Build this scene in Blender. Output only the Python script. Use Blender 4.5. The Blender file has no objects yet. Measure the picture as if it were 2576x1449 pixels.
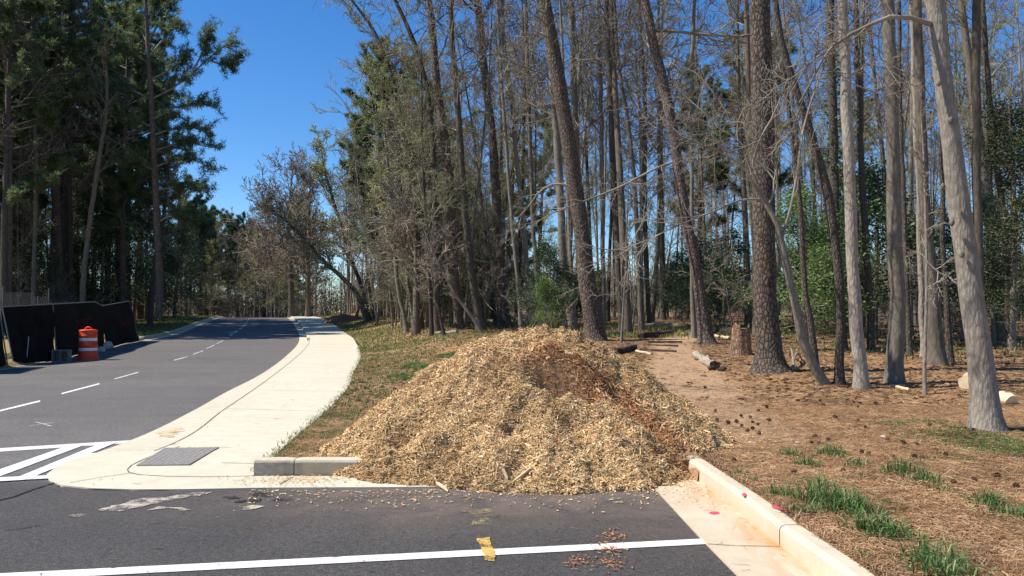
import bpy, math, random
import numpy as np
from mathutils import Vector
R = math.radians
SC = bpy.context.scene
COL = SC.collection
random.seed(7)
rng = np.random.default_rng(7)

# ------------------------------------------------------------------ camera
F, CX, CY, EYE, HOR = 2022.0, 1288.0, 724.5, 1.6, 780.0     # a 2576 x 1449 reading of the photograph
PITCH = math.atan((HOR - CY) / F)
cam = bpy.data.objects.new('camera', bpy.data.cameras.new('camera'))
COL.objects.link(cam)
cam.location = (0, 0, EYE)
cam.rotation_euler = (math.pi / 2 + PITCH, 0, 0)
cam.data.sensor_width = 36
cam.data.lens = 36 * F / 2576
cam.data.clip_start = 0.05
cam.data.clip_end = 8000
SC.camera = cam

# ------------------------------------------------------------------ light
SUN_EL, SUN_AZ = R(52), math.atan2(-1.0, -0.10)               # azimuth from +Y towards +X
sd = Vector((math.sin(SUN_AZ) * math.cos(SUN_EL), math.cos(SUN_AZ) * math.cos(SUN_EL), math.sin(SUN_EL)))
W = bpy.data.worlds.new('World'); SC.world = W
W.use_nodes = True
nt = W.node_tree
bg = nt.nodes['Background']
sky = nt.nodes.new('ShaderNodeTexSky')
sky.sky_type = 'NISHITA'
sky.sun_disc = False
sky.sun_elevation = SUN_EL
sky.sun_rotation = SUN_AZ % (2 * math.pi)
sky.altitude = 300
sky.air_density = 1.0
sky.dust_density = 0.0
sky.ozone_density = 3.0
hs = nt.nodes.new('ShaderNodeHueSaturation')              # a deep clear spring sky
hs.inputs['Saturation'].default_value = 1.28
gm = nt.nodes.new('ShaderNodeMixRGB'); gm.blend_type = 'MULTIPLY'; gm.inputs[0].default_value = 1
gm.inputs[2].default_value = (.86, 1.0, 1.17, 1)
nt.links.new(sky.outputs[0], hs.inputs['Color']); nt.links.new(hs.outputs[0], gm.inputs[1])
nt.links.new(gm.outputs[0], bg.inputs[0])
bg.inputs[1].default_value = 0.098
sl = bpy.data.lights.new('sun', 'SUN')
sl.energy = 5.0
sl.angle = R(0.55)
sl.color = (1.0, 0.955, 0.88)
so = bpy.data.objects.new('sun', sl); COL.objects.link(so)
so.rotation_euler = sd.to_track_quat('Z', 'Y').to_euler()
so.location = (-30, 0, 40)
SC.view_settings.view_transform = 'Standard'
SC.view_settings.look = 'None'
SC.view_settings.exposure = 0.48
SC.view_settings.gamma = 1.0
SC.render.engine = 'CYCLES'
SC.cycles.max_bounces = 6
SC.cycles.transparent_max_bounces = 8

# ------------------------------------------------------------------ terrain functions
def curve(pts):
    a = np.array(pts, float)
    xs, ys = a[:, 0], a[:, 1]
    m = np.gradient(ys, xs)
    def f(x):
        x = np.asarray(x, float)
        xc = np.clip(x, xs[0], xs[-1])
        i = np.clip(np.searchsorted(xs, xc) - 1, 0, len(xs) - 2)
        h = xs[i + 1] - xs[i]
        t = (xc - xs[i]) / h
        return ((2*t**3 - 3*t**2 + 1) * ys[i] + (t**3 - 2*t**2 + t) * h * m[i] + (-2*t**3 + 3*t**2) * ys[i+1] + (t**3 - t**2) * h * m[i+1])
    return f
def lin(pts):
    a = np.array(pts, float)
    return lambda x: np.interp(x, a[:, 0], a[:, 1])
elev = lin([(-50, 0), (35, 0), (42, .03), (50, .12), (63, .36), (75, .57), (84, .68), (92, .72), (100, .66), (120, .2), (200, -3), (3000, -9)])
bank = lin([(-50, .15), (9, .15), (13, .19), (16, .30), (20, .45), (28, .62), (40, .80), (60, 1.15), (90, 1.3), (120, .8), (200, -2), (3000, -8)])
x_road = curve([(8.0, -4.62), (9.95, -4.66), (12.7, -5.03), (15.4, -5.50), (19, -6.05), (24, -7.0), (29.4, -8.15), (38, -10.1), (48, -12.7), (63, -17.0), (89, -24.8), (120, -34), (200, -60)])
x_joint = curve([(8.0, -4.05), (9.24, -3.98), (12.7, -4.54), (15.8, -5.08), (22.3, -6.3), (32.4, -8.35), (41, -10.3), (48, -12.15), (63, -16.45), (89, -24.2), (120, -33.4), (200, -59.4)])
x_walk = curve([(7.9, -2.46), (8.74, -2.56), (12.9, -2.93), (16.5, -3.35), (20.2, -3.98), (26, -4.9), (32.4, -6.15), (40, -7.85), (47, -9.7), (63, -14.0), (87, -21.0), (120, -31), (200, -57)])
x_mid = curve([(8, -7.6), (13.5, -8.3), (16.3, -8.8), (19.6, -9.4), (30.5, -11.9), (35.5, -13.3), (40.9, -14.8), (47, -16.5), (63, -21.0), (89, -29.0), (120, -38), (200, -64)])
x_left = curve([(18, -13.2), (21, -13.6), (24, -14.2), (30, -15.8), (41.5, -19.2), (47, -20.4), (63, -25.0), (89, -32.8), (120, -41.8), (200, -68)])
kerb_x = lin([(-20, 2.1), (3, 1.88), (4.84, 1.83), (5.45, 1.80), (6.3, 1.79), (7.93, 1.71), (8.4, 1.69)])
def walk_h(y):
    return elev(y) + np.interp(y, [38, 41], [0.03, 0.155])
def sm(a, b, x):
    t = np.clip((np.asarray(x, float) - a) / (b - a), 0, 1)
    return t * t * (3 - 2 * t)
def bumps(x, y):
    return (np.sin(x*1.7 + y*.9) * np.sin(y*1.3 - x*.4) * .5 + np.sin(x*3.9 - 1.1*y + 2) * np.sin(y*3.1 + x*1.2) * .3 + np.sin(x*8.1+y*2.7)*np.sin(y*7.3-x*3.3)*.15)
def bound(y):
    y = np.asarray(y, float)
    return np.where(y < 7.87, kerb_x(y) + .13, x_walk(np.maximum(y, 7.9)))
def G(x, y):
    x = np.asarray(x, float); y = np.asarray(y, float)
    b = bound(y)
    d = x - b
    t = sm(0.0, 5.0, d)
    edge = np.where(y < 7.87, .145, walk_h(y) - .012)
    h = edge * (1 - t) + bank(y) * t
    h = np.where(y < 7.87, .145, h) + bumps(x, y) * .035 * sm(0.1, 1.2, d) * sm(5, 12, y + d)
    h = h + .012 * bumps(x*2.3, y*2.1) * sm(.15, .6, d)
    l = x_left(np.maximum(y, 18))
    dl = l - x
    hl = elev(y) + .02 + .12 * sm(0.05, .3, dl) + bumps(x, y) * .03 * sm(.3, 2, dl)
    inside = (x < b) & ((x > l) | (y < 18))
    return np.where(inside, elev(y) * 1.0, np.where(x >= b, h, hl))
def ray(px, py):
    u = (px - CX) / F; v = -(py - CY) / F
    return Vector((u, math.cos(PITCH) - v * math.sin(PITCH), math.sin(PITCH) + v * math.cos(PITCH)))
def at(px, py, Y):
    d = ray(px, py)
    return Vector((0, 0, EYE)) + d * (Y / d.y)
def hit(px, py, fn=None):
    fn = fn or G
    d = ray(px, py)
    prev = 2.0
    Y = 2.0
    while Y < 160:
        Y *= 1.01
        p = Vector((0, 0, EYE)) + d * (Y / d.y)
        if p.z <= float(fn(p.x, p.y)):
            lo, hi = prev, Y
            for _ in range(18):
                m_ = (lo + hi) / 2
                q = Vector((0, 0, EYE)) + d * (m_ / d.y)
                if q.z <= float(fn(q.x, q.y)): hi = m_
                else: lo = m_
            return Vector((0, 0, EYE)) + d * (hi / d.y)
        prev = Y
    return Vector((0, 0, EYE)) + d * (100 / d.y)
flat = lambda x, y: elev(y)

# ------------------------------------------------------------------ materials
def mat(name, rough=.85, spec=.3):
    m = bpy.data.materials.new(name); m.use_nodes = True
    b = m.node_tree.nodes['Principled BSDF']
    b.inputs['Roughness'].default_value = rough
    b.inputs['Specular IOR Level'].default_value = spec
    return m, m.node_tree, b
def N(t, kind, **kw):
    n = t.nodes.new('ShaderNode' + kind)
    for k, v in kw.items(): setattr(n, k, v)
    return n
def L(t, a, b): t.links.new(a, b)
def coords(t, scale=(1, 1, 1), which='Object', rot=(0, 0, 0)):
    c = N(t, 'TexCoord'); mp = N(t, 'Mapping')
    mp.inputs['Scale'].default_value = scale
    mp.inputs['Rotation'].default_value = rot
    if which == 'World':
        g = N(t, 'NewGeometry'); L(t, g.outputs['Position'], mp.inputs[0])
    else:
        L(t, c.outputs[which], mp.inputs[0])
    return mp.outputs[0]
def noise(t, v, scale, detail=4, rough=.6, dist=0):
    n = N(t, 'TexNoise'); L(t, v, n.inputs['Vector'])
    n.inputs['Scale'].default_value = scale; n.inputs['Detail'].default_value = detail
    n.inputs['Roughness'].default_value = rough; n.inputs['Distortion'].default_value = dist
    return n.outputs['Fac']
def ramp(t, fac, stops, interp='LINEAR'):
    r = N(t, 'ValToRGB'); L(t, fac, r.inputs[0])
    cr = r.color_ramp; cr.interpolation = interp
    while len(cr.elements) > 1: cr.elements.remove(cr.elements[0])
    cr.elements[0].position = stops[0][0]
    for i, (p, c) in enumerate(stops):
        e = cr.elements[0] if i == 0 else cr.elements.new(p)
        if isinstance(c, (int, float)): c = (c, c, c)
        e.color = (*c, 1)
    return r.outputs[0]
def mix(t, fac, a, b, mode='MIX'):
    m = N(t, 'MixRGB', blend_type=mode)
    for i, s in ((0, fac), (1, a), (2, b)):
        if isinstance(s, (int, float)): m.inputs[i].default_value = s if i == 0 else (s, s, s, 1)
        elif isinstance(s, tuple): m.inputs[i].default_value = (*s, 1)
        else: L(t, s, m.inputs[i])
    return m.outputs[0]
def bump(t, b, h, strength=.5, dist=.01, prev=None):
    n = N(t, 'Bump'); n.inputs['Strength'].default_value = strength; n.inputs['Distance'].default_value = dist
    L(t, h, n.inputs['Height'])
    if prev is not None: L(t, prev, n.inputs['Normal'])
    L(t, n.outputs[0], b.inputs['Normal'])
    return n.outputs[0]
M = {}
def simple(name, c, rough=.8, spec=.3, metal=0, var=.25, scale=12, bs=.2):
    m, t, b = mat(name, rough, spec)
    v = coords(t)
    n = noise(t, v, scale, 4)
    lo = tuple(x * (1 - var) for x in c); hi = tuple(min(1, x * (1 + var)) for x in c)
    L(t, ramp(t, n, [(.3, lo), (.7, hi)]), b.inputs['Base Color'])
    b.inputs['Metallic'].default_value = metal
    if bs: bump(t, b, n, bs, .01)
    M[name] = m
    return m

def bark_mat(name, light, dark, sxy, sz, kind='ridge', bs=.6, patch=None):
    m, t, b = mat(name, .92, .15)
    oi = N(t, 'ObjectInfo')
    v = coords(t, (sxy, sxy, sz))
    vo = N(t, 'TexVoronoi', feature='DISTANCE_TO_EDGE' if kind == 'plate' else 'F1')
    vd = noise(t, v, 1.2, 3)
    vv = N(t, 'VectorMath', operation='ADD')
    cmb = N(t, 'CombineXYZ')
    L(t, vd, cmb.inputs[0]); L(t, vd, cmb.inputs[1])
    L(t, v, vv.inputs[0]); L(t, cmb.outputs[0], vv.inputs[1])
    L(t, vv.outputs[0], vo.inputs['Vector']); vo.inputs['Scale'].default_value = 1
    fine = noise(t, v, 3.5, 5, .7)
    if kind == 'plate':
        crack = ramp(t, vo.outputs['Distance'], [(.0, 0.0), (.08, .55), (.45, 1.0)])
    else:
        crack = ramp(t, vo.outputs['Distance'], [(.15, 1.0), (.8, 0.25)])
    base = mix(t, ramp(t, fine, [(.3, 0.0), (.72, 1.0)]), tuple(x*.62 for x in light), light)
    if patch:
        pv = coords(t, (1, 1, .7))
        pn = noise(t, pv, 3.2, 5, .65)
        base = mix(t, ramp(t, pn, [(.46, 0.0), (.60, 1.0)]), base, patch)
    c = mix(t, crack, dark, base)
    if name in ('bark_pale', 'bark_grey'):
        rn = noise(t, coords(t, (1.1, 1.1, 4.5)), 1.6, 5, .7, .4)
        c = mix(t, ramp(t, rn, [(.54, 0.0), (.66, .55)]), c, tuple(x * .42 for x in light))
    br = N(t, 'MapRange'); L(t, oi.outputs['Random'], br.inputs[0])
    br.inputs[3].default_value = .72; br.inputs[4].default_value = 1.2
    c2 = N(t, 'VectorMath', operation='SCALE'); L(t, c, c2.inputs[0]); L(t, br.outputs[0], c2.inputs['Scale'])
    L(t, c2.outputs[0], b.inputs['Base Color'])
    hgt = mix(t, .25, crack, fine)
    bump(t, b, hgt, bs, .035 if kind == 'plate' else .015)
    M[name] = m
bark_mat('bark_pine', (0.281, 0.225, 0.178), (0.043, 0.031, 0.025), 15, 7, 'plate', 1.0, patch=(0.306, 0.212, 0.157))
bark_mat('bark_stump', (.46, .30, .19), (.12, .07, .045), 15, 6, 'plate', .9, patch=(.50, .25, .12))
bark_mat('bark_dark', (0.195, 0.161, 0.127), (0.049, 0.039, 0.030), 24, 8, 'plate', .8)
bark_mat('bark_grey', (0.312, 0.269, 0.210), (0.127, 0.106, 0.080), 22, 7, 'ridge', .5, patch=(0.214, 0.181, 0.137))
bark_mat('bark_pale', (0.484, 0.412, 0.329), (0.206, 0.170, 0.129), 30, 9, 'ridge', 1.0, patch=(0.309, 0.258, 0.201))
bark_mat('bark_brown', (0.229, 0.188, 0.142), (0.078, 0.061, 0.046), 20, 5, 'ridge', .5, patch=(0.174, 0.146, 0.101))

def twig_mat(name, c):
    m, t, b = mat(name, .9, .15)
    oi = N(t, 'ObjectInfo')
    v = coords(t)
    n = noise(t, v, 1.3, 2)
    col = ramp(t, n, [(.35, tuple(x*.6 for x in c)), (.65, tuple(x*1.3 for x in c))])
    L(t, col, b.inputs['Base Color']); M[name] = m
twig_mat('twig_grey', (.26, .22, .17))
twig_mat('twig_green', (.29, .265, .16))
twig_mat('twig_red', (.26, .20, .16))
twig_mat('twig_shade', (.15, .125, .095))  # darker copy of the twig colour: shaded side of the left woods painted in

def leaf_mat(name, stops, rough=.5, spec=.4, trans=.25, clump=.9):
    m, t, b = mat(name, rough, spec)
    g = N(t, 'NewGeometry')
    c = ramp(t, g.outputs['Random Per Island'], stops)
    v = coords(t)
    n = noise(t, v, clump, 3)
    c = mix(t, 1.0, c, ramp(t, n, [(.3, .6), (.7, 1.35)]), 'MULTIPLY')
    L(t, c, b.inputs['Base Color'])
    tr = N(t, 'BsdfTranslucent'); L(t, c, tr.inputs['Color'])
    ms = N(t, 'MixShader'); ms.inputs[0].default_value = trans
    out = t.nodes['Material Output']
    L(t, b.outputs[0], ms.inputs[1]); L(t, tr.outputs[0], ms.inputs[2]); L(t, ms.outputs[0], out.inputs[0])
    M[name] = m
leaf_mat('needles', [(0, (.075, .115, .05)), (.5, (.14, .185, .075)), (1, (.25, .28, .12))], .5, .4, .5)
leaf_mat('needles_far', [(0, (.05, .10, .05)), (1, (.11, .17, .07))], .6, .3, .2)
leaf_mat('holly', [(0, (.020, .042, .018)), (.5, (.042, .082, .028)), (.85, (.075, .13, .04)), (1, (.11, .17, .06))], .5, .35, .2, 1.5)
leaf_mat('holly_light', [(0, (.07, .12, .03)), (.6, (.15, .24, .06)), (1, (.26, .36, .11))], .55, .3, .35, 1.5)
leaf_mat('cedar', [(0, (.03, .045, .018)), (1, (.08, .10, .04))], .7, .2, .2)
leaf_mat('buds', [(0, (.28, .32, .09)), (1, (.42, .45, .14))], .6, .2, .5)
leaf_mat('grass_blade', [(0, (.06, .13, .03)), (.55, (.12, .22, .055)), (.85, (.16, .26, .08)), (1, (.42, .40, .18))], .55, .35, .3, 2.0)
leaf_mat('lawn', [(0, (.07, .14, .035)), (.4, (.12, .21, .055)), (.6, (.24, .22, .09)), (1, (.46, .31, .15))], .7, .2, .3, 2.0)
leaf_mat('groundcover', [(0, (.06, .13, .03)), (.6, (.11, .20, .05)), (1, (.22, .26, .09))], .7, .2, .35, 2.0)
leaf_mat('straw', [(0, (.19, .10, .048)), (.35, (.33, .18, .085)), (.75, (.45, .27, .135)), (1, (.56, .42, .25))], .75, .2, .1, 2.0)
leaf_mat('dead_leaf', [(0, (.10, .055, .03)), (.5, (.22, .12, .06)), (1, (.38, .25, .14))], .8, .2, .15, 2.0)

def chip_mat():
    m, t, b = mat('chips', .8, .2)
    g = N(t, 'NewGeometry')
    a = N(t, 'Attribute', attribute_name='red')
    c1 = ramp(t, g.outputs['Random Per Island'], [(0, (.33, .19, .078)), (.12, (.52, .325, .142)), (.5, (.70, .465, .215)), (.8, (.82, .61, .315)), (1, (.90, .77, .49))])
    c2 = ramp(t, g.outputs['Random Per Island'], [(0, (.12, .042, .02)), (.4, (.36, .135, .055)), (.8, (.56, .25, .10)), (1, (.70, .43, .20))])
    c = mix(t, a.outputs['Fac'], c1, c2)
    a2 = N(t, 'Attribute', attribute_name='damp')
    c = mix(t, a2.outputs['Fac'], c, mix(t, 1.0, c, (.70, .66, .62), 'MULTIPLY'))
    L(t, c, b.inputs['Base Color']); a3 = N(t, 'Attribute', attribute_name='fresh')
    M['chips'] = m
chip_mat()
simple('mound_core', (.34, .20, .10), .95, .1, 0, .4, 30, .8)

def terrain_mat():
    m, t, b = mat('ground_soil', .95, .12)
    w = coords(t, (1, 1, 1), 'World')
    ws = coords(t, (14, 40, 14), 'World', (0, 0, .5))
    big = noise(t, w, .55, 4)
    med = noise(t, w, 4, 5, .65)
    fine = noise(t, ws, 3, 5, .7)
    fine2 = noise(t, w, 60, 4, .7)
    straw = ramp(t, fine, [(.25, (.23, .128, .060)), (.5, (.385, .225, .110)), (.75, (.49, .325, .175))])
    clay = ramp(t, med, [(.3, (.36, .195, .095)), (.7, (.42, .265, .150))])
    c = mix(t, ramp(t, big, [(.52, 0.0), (.68, .6)]), straw, clay)
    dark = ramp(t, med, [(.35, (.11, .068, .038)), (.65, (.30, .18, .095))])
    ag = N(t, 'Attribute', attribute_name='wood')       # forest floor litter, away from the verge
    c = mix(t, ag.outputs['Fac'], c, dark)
    gr = N(t, 'Attribute', attribute_name='turf')
    green = ramp(t, fine2, [(.3, (.16, .15, .055)), (.5, (.28, .21, .095)), (.7, (.42, .29, .15))])
    c = mix(t, gr.outputs['Fac'], c, green)
    pa = N(t, 'Attribute', attribute_name='path')
    path = ramp(t, fine, [(.25, (.33, .20, .11)), (.75, (.52, .35, .21))])
    c = mix(t, pa.outputs['Fac'], c, path)
    c = mix(t, 1.0, c, ramp(t, fine2, [(.3, .72), (.7, 1.2)]), 'MULTIPLY')
    L(t, c, b.inputs['Base Color'])
    n1 = bump(t, b, fine, .7, .02)
    bump(t, b, med, .6, .06, n1)
    M['soil'] = m
terrain_mat()

def asphalt_mat():
    m, t, b = mat('asphalt', .78, .45)
    w = coords(t, (1, 1, 1), 'World')
    g1 = noise(t, w, 75, 3, .8)
    g2 = noise(t, w, 24, 5, .8)
    big = noise(t, w, .35, 5, .6, .6)
    med = noise(t, w, 2.3, 5, .65)
    st = noise(t, coords(t, (.06, .8, 1), 'World', (0, 0, .35)), 1.0, 5, .6)
    lot = N(t, 'Attribute', attribute_name='lot')
    road = ramp(t, big, [(.3, (.102, .090, .079)), (.7, (.132, .118, .103))])
    lotc = ramp(t, big, [(.3, (.043, .038, .034)), (.7, (.060, .053, .047))])
    c = mix(t, lot.outputs['Fac'], road, lotc)
    c = mix(t, 1.0, c, ramp(t, med, [(.3, .88), (.7, 1.12)]), 'MULTIPLY')
    c = mix(t, 1.0, c, ramp(t, st, [(.3, .90), (.7, 1.12)]), 'MULTIPLY')
    c = mix(t, 1.0, c, ramp(t, g1, [(.34, .30), (.5, 1.0), (.66, 2.0)]), 'MULTIPLY')
    c = mix(t, 1.0, c, ramp(t, g2, [(.36, .55), (.64, 1.45)]), 'MULTIPLY')
    # brown dust tracked out from the pile
    dn = noise(t, w, 1.6, 5, .7, .8)
    da = N(t, 'Attribute', attribute_name='dust')
    dm = N(t, 'Math', operation='MULTIPLY'); L(t, da.outputs['Fac'], dm.inputs[0])
    L(t, ramp(t, dn, [(.35, .15), (.65, 1.0)]), dm.inputs[1])
    c = mix(t, dm.outputs[0], c, (.20, .145, .105))
    # stray pale grit
    vo = N(t, 'TexVoronoi'); L(t, w, vo.inputs['Vector']); vo.inputs['Scale'].default_value = 9
    sp = ramp(t, vo.outputs['Distance'], [(0, 1.0), (.045, 1.0), (.06, 0.0)])
    c = mix(t, mix(t, 1.0, sp, .45, 'MULTIPLY'), c, (.30, .28, .25))
    L(t, c, b.inputs['Base Color'])
    h = mix(t, .5, g1, g2)
    bump(t, b, h, .75, .012)
    M['asphalt'] = m
asphalt_mat()

def concrete_mat(name, c0, c1, sand=0.0):
    m, t, b = mat(name, .85, .25)
    w = coords(t, (1, 1, 1), 'World')
    big = noise(t, w, .7, 5, .6)
    med = noise(t, w, 5, 5, .7)
    fine = noise(t, w, 120, 3, .7)
    c = ramp(t, big, [(.3, c0), (.7, c1)])
    c = mix(t, 1.0, c, ramp(t, med, [(.3, .90), (.7, 1.06)]), 'MULTIPLY')
    c = mix(t, 1.0, c, ramp(t, fine, [(.3, .88), (.7, 1.08)]), 'MULTIPLY')
    # leaf and tyre scuffs: stretched dark flecks
    sv = coords(t, (2.2, 7, 1), 'World', (0, 0, .9))
    sc_ = noise(t, sv, 2.2, 6, .75, 1.2)
    c = mix(t, ramp(t, sc_, [(.67, 0.0), (.71, .22)]), c, (.27, .22, .16))
    if sand:
        a = N(t, 'Attribute', attribute_name='sand')
        sn = noise(t, coords(t, (3.5, 1.0, 1), 'World'), 1.4, 5, .65, .5)
        mm = N(t, 'Math', operation='MULTIPLY'); L(t, a.outputs['Fac'], mm.inputs[0])
        L(t, ramp(t, sn, [(.36, 0.0), (.60, 1.0)]), mm.inputs[1])
        c = mix(t, mm.outputs[0], c, (.58, .27, .115))
    L(t, c, b.inputs['Base Color'])
    bump(t, b, mix(t, .4, med, fine), .35, .006)
    M[name] = m
concrete_mat('walk', (.57, .51, .375), (.63, .57, .43))
concrete_mat('gutter_far', (.56, .50, .365), (.615, .555, .415))
concrete_mat('kerb', (.54, .455, .32), (.61, .53, .39), 1)
concrete_mat('kerb_stained', (.56, .47, .34), (.62, .54, .40))
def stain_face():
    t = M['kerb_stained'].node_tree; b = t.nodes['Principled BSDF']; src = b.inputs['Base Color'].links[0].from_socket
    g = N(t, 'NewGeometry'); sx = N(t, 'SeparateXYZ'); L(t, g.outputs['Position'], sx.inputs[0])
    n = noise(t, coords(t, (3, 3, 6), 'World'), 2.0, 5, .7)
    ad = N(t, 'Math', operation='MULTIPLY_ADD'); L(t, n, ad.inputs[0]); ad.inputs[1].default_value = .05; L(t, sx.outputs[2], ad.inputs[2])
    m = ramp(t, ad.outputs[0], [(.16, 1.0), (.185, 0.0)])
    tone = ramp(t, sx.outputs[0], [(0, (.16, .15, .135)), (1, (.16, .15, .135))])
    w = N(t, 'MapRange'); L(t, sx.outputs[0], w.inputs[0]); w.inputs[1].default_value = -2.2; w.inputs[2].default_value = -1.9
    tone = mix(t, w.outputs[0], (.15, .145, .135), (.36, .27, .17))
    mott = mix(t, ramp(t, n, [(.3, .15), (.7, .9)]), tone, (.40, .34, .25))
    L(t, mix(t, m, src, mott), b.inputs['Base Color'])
stain_face()

def paint_mat(name, c, wear=.5, thick=.5):
    m, t, b = mat(name, .6, .4)
    w = coords(t, (1, 1, 1), 'World')
    g1 = noise(t, w, 130, 3, .75); md = noise(t, w, 7, 5, .7)
    n = mix(t, .5, g1, md)
    L(t, mix(t, 1.0, c, ramp(t, md, [(.3, .82), (.7, 1.05)]), 'MULTIPLY'), b.inputs['Base Color'])
    tr = N(t, 'BsdfTransparent'); ms = N(t, 'MixShader')
    L(t, ramp(t, n, [(wear - .05, 0.0), (wear + .02, 1.0)]), ms.inputs[0])
    L(t, tr.outputs[0], ms.inputs[1]); L(t, b.outputs[0], ms.inputs[2])
    L(t, ms.outputs[0], t.nodes['Material Output'].inputs[0])
    bump(t, b, g1, .4, .006)
    M[name] = m
paint_mat('paint_white', (.78, .77, .72), .41)
paint_mat('paint_worn', (.62, .61, .58), .47)
paint_mat('paint_yellow', (.66, .43, .11), .485)
paint_mat('paint_yellow_faint', (.50, .38, .16), .565)
paint_mat('paint_orange_faint', (.74, .46, .16), .54)
paint_mat('slurry', (.56, .48, .37), .515)
paint_mat('paint_pink', (.85, .09, .16), .42)
paint_mat('tar', (.020, .019, .018), .44)
paint_mat('joint_line', (.16, .135, .10), .44)
paint_mat('wet_spot', (.030, .027, .026), .50)
simple('tactile', (.235, .22, .195), .8, .25, 0, .2, 25, .3)
simple('orange_plastic', (.72, .060, .014), .45, .45, 0, .12, 6, .05)
simple('white_band', (.74, .76, .80), .35, .5, 0, .06, 20, .05)
simple('rubber', (.30, .05, .02), .7, .3, 0, .2, 9, .1)
def fabric_mat():
    m, t, b = mat('fabric_black', .95, .08)
    v = coords(t, (1, 1, 1), 'World')
    n = noise(t, v, 3, 4)
    L(t, ramp(t, n, [(.3, (.007, .007, .007)), (.7, (.018, .016, .014))]), b.inputs['Base Color'])
    bump(t, b, n, .6, .04); M['fabric_black'] = m
fabric_mat()
simple('letter_red', (.08, .012, .009), .9, .1, 0, .4, 6, 0)
simple('galv', (.36, .36, .35), .5, .5, .6, .15, 10, .05)
simple('wire_grey', (.16, .165, .17), .6, .3, .2, .1, 5, 0)
simple('block', (.17, .17, .165), .95, .1, 0, .2, 30, .4)
simple('rock', (.50, .47, .42), .95, .15, 0, .25, 6, .6)
simple('clay_rock', (.46, .36, .27), .95, .15, 0, .25, 9, .5)
simple('wood_pale', (.56, .43, .26), .8, .2, 0, .2, 20, .3)
simple('wood_cut', (.66, .52, .33), .8, .2, 0, .15, 14, .3)
simple('wood_rotten', (.34, .28, .21), .95, .1, 0, .5, 9, .9)
simple('wood_dark', (.055, .042, .034), .95, .1, 0, .5, 12, .8)
simple('log_grey', (.26, .22, .165), .95, .1, 0, .35, 8, .6)
simple('stump_wood', (.36, .24, .15), .95, .1, 0, .35, 14, .7)
simple('cone_brown', (.16, .09, .055), .85, .2, 0, .4, 40, .3)
simple('pole_wood', (.27, .245, .21), .9, .2, 0, .2, 5, .2)
simple('wire_line', (.34, .33, .31), .7, .3, 0, .1, 5, 0)
simple('pink_tape', (.85, .06, .10), .7, .2, 0, .1, 5, 0)
simple('soil_heap', (.26, .13, .07), .95, .1, 0, .4, 5, .9)

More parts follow.
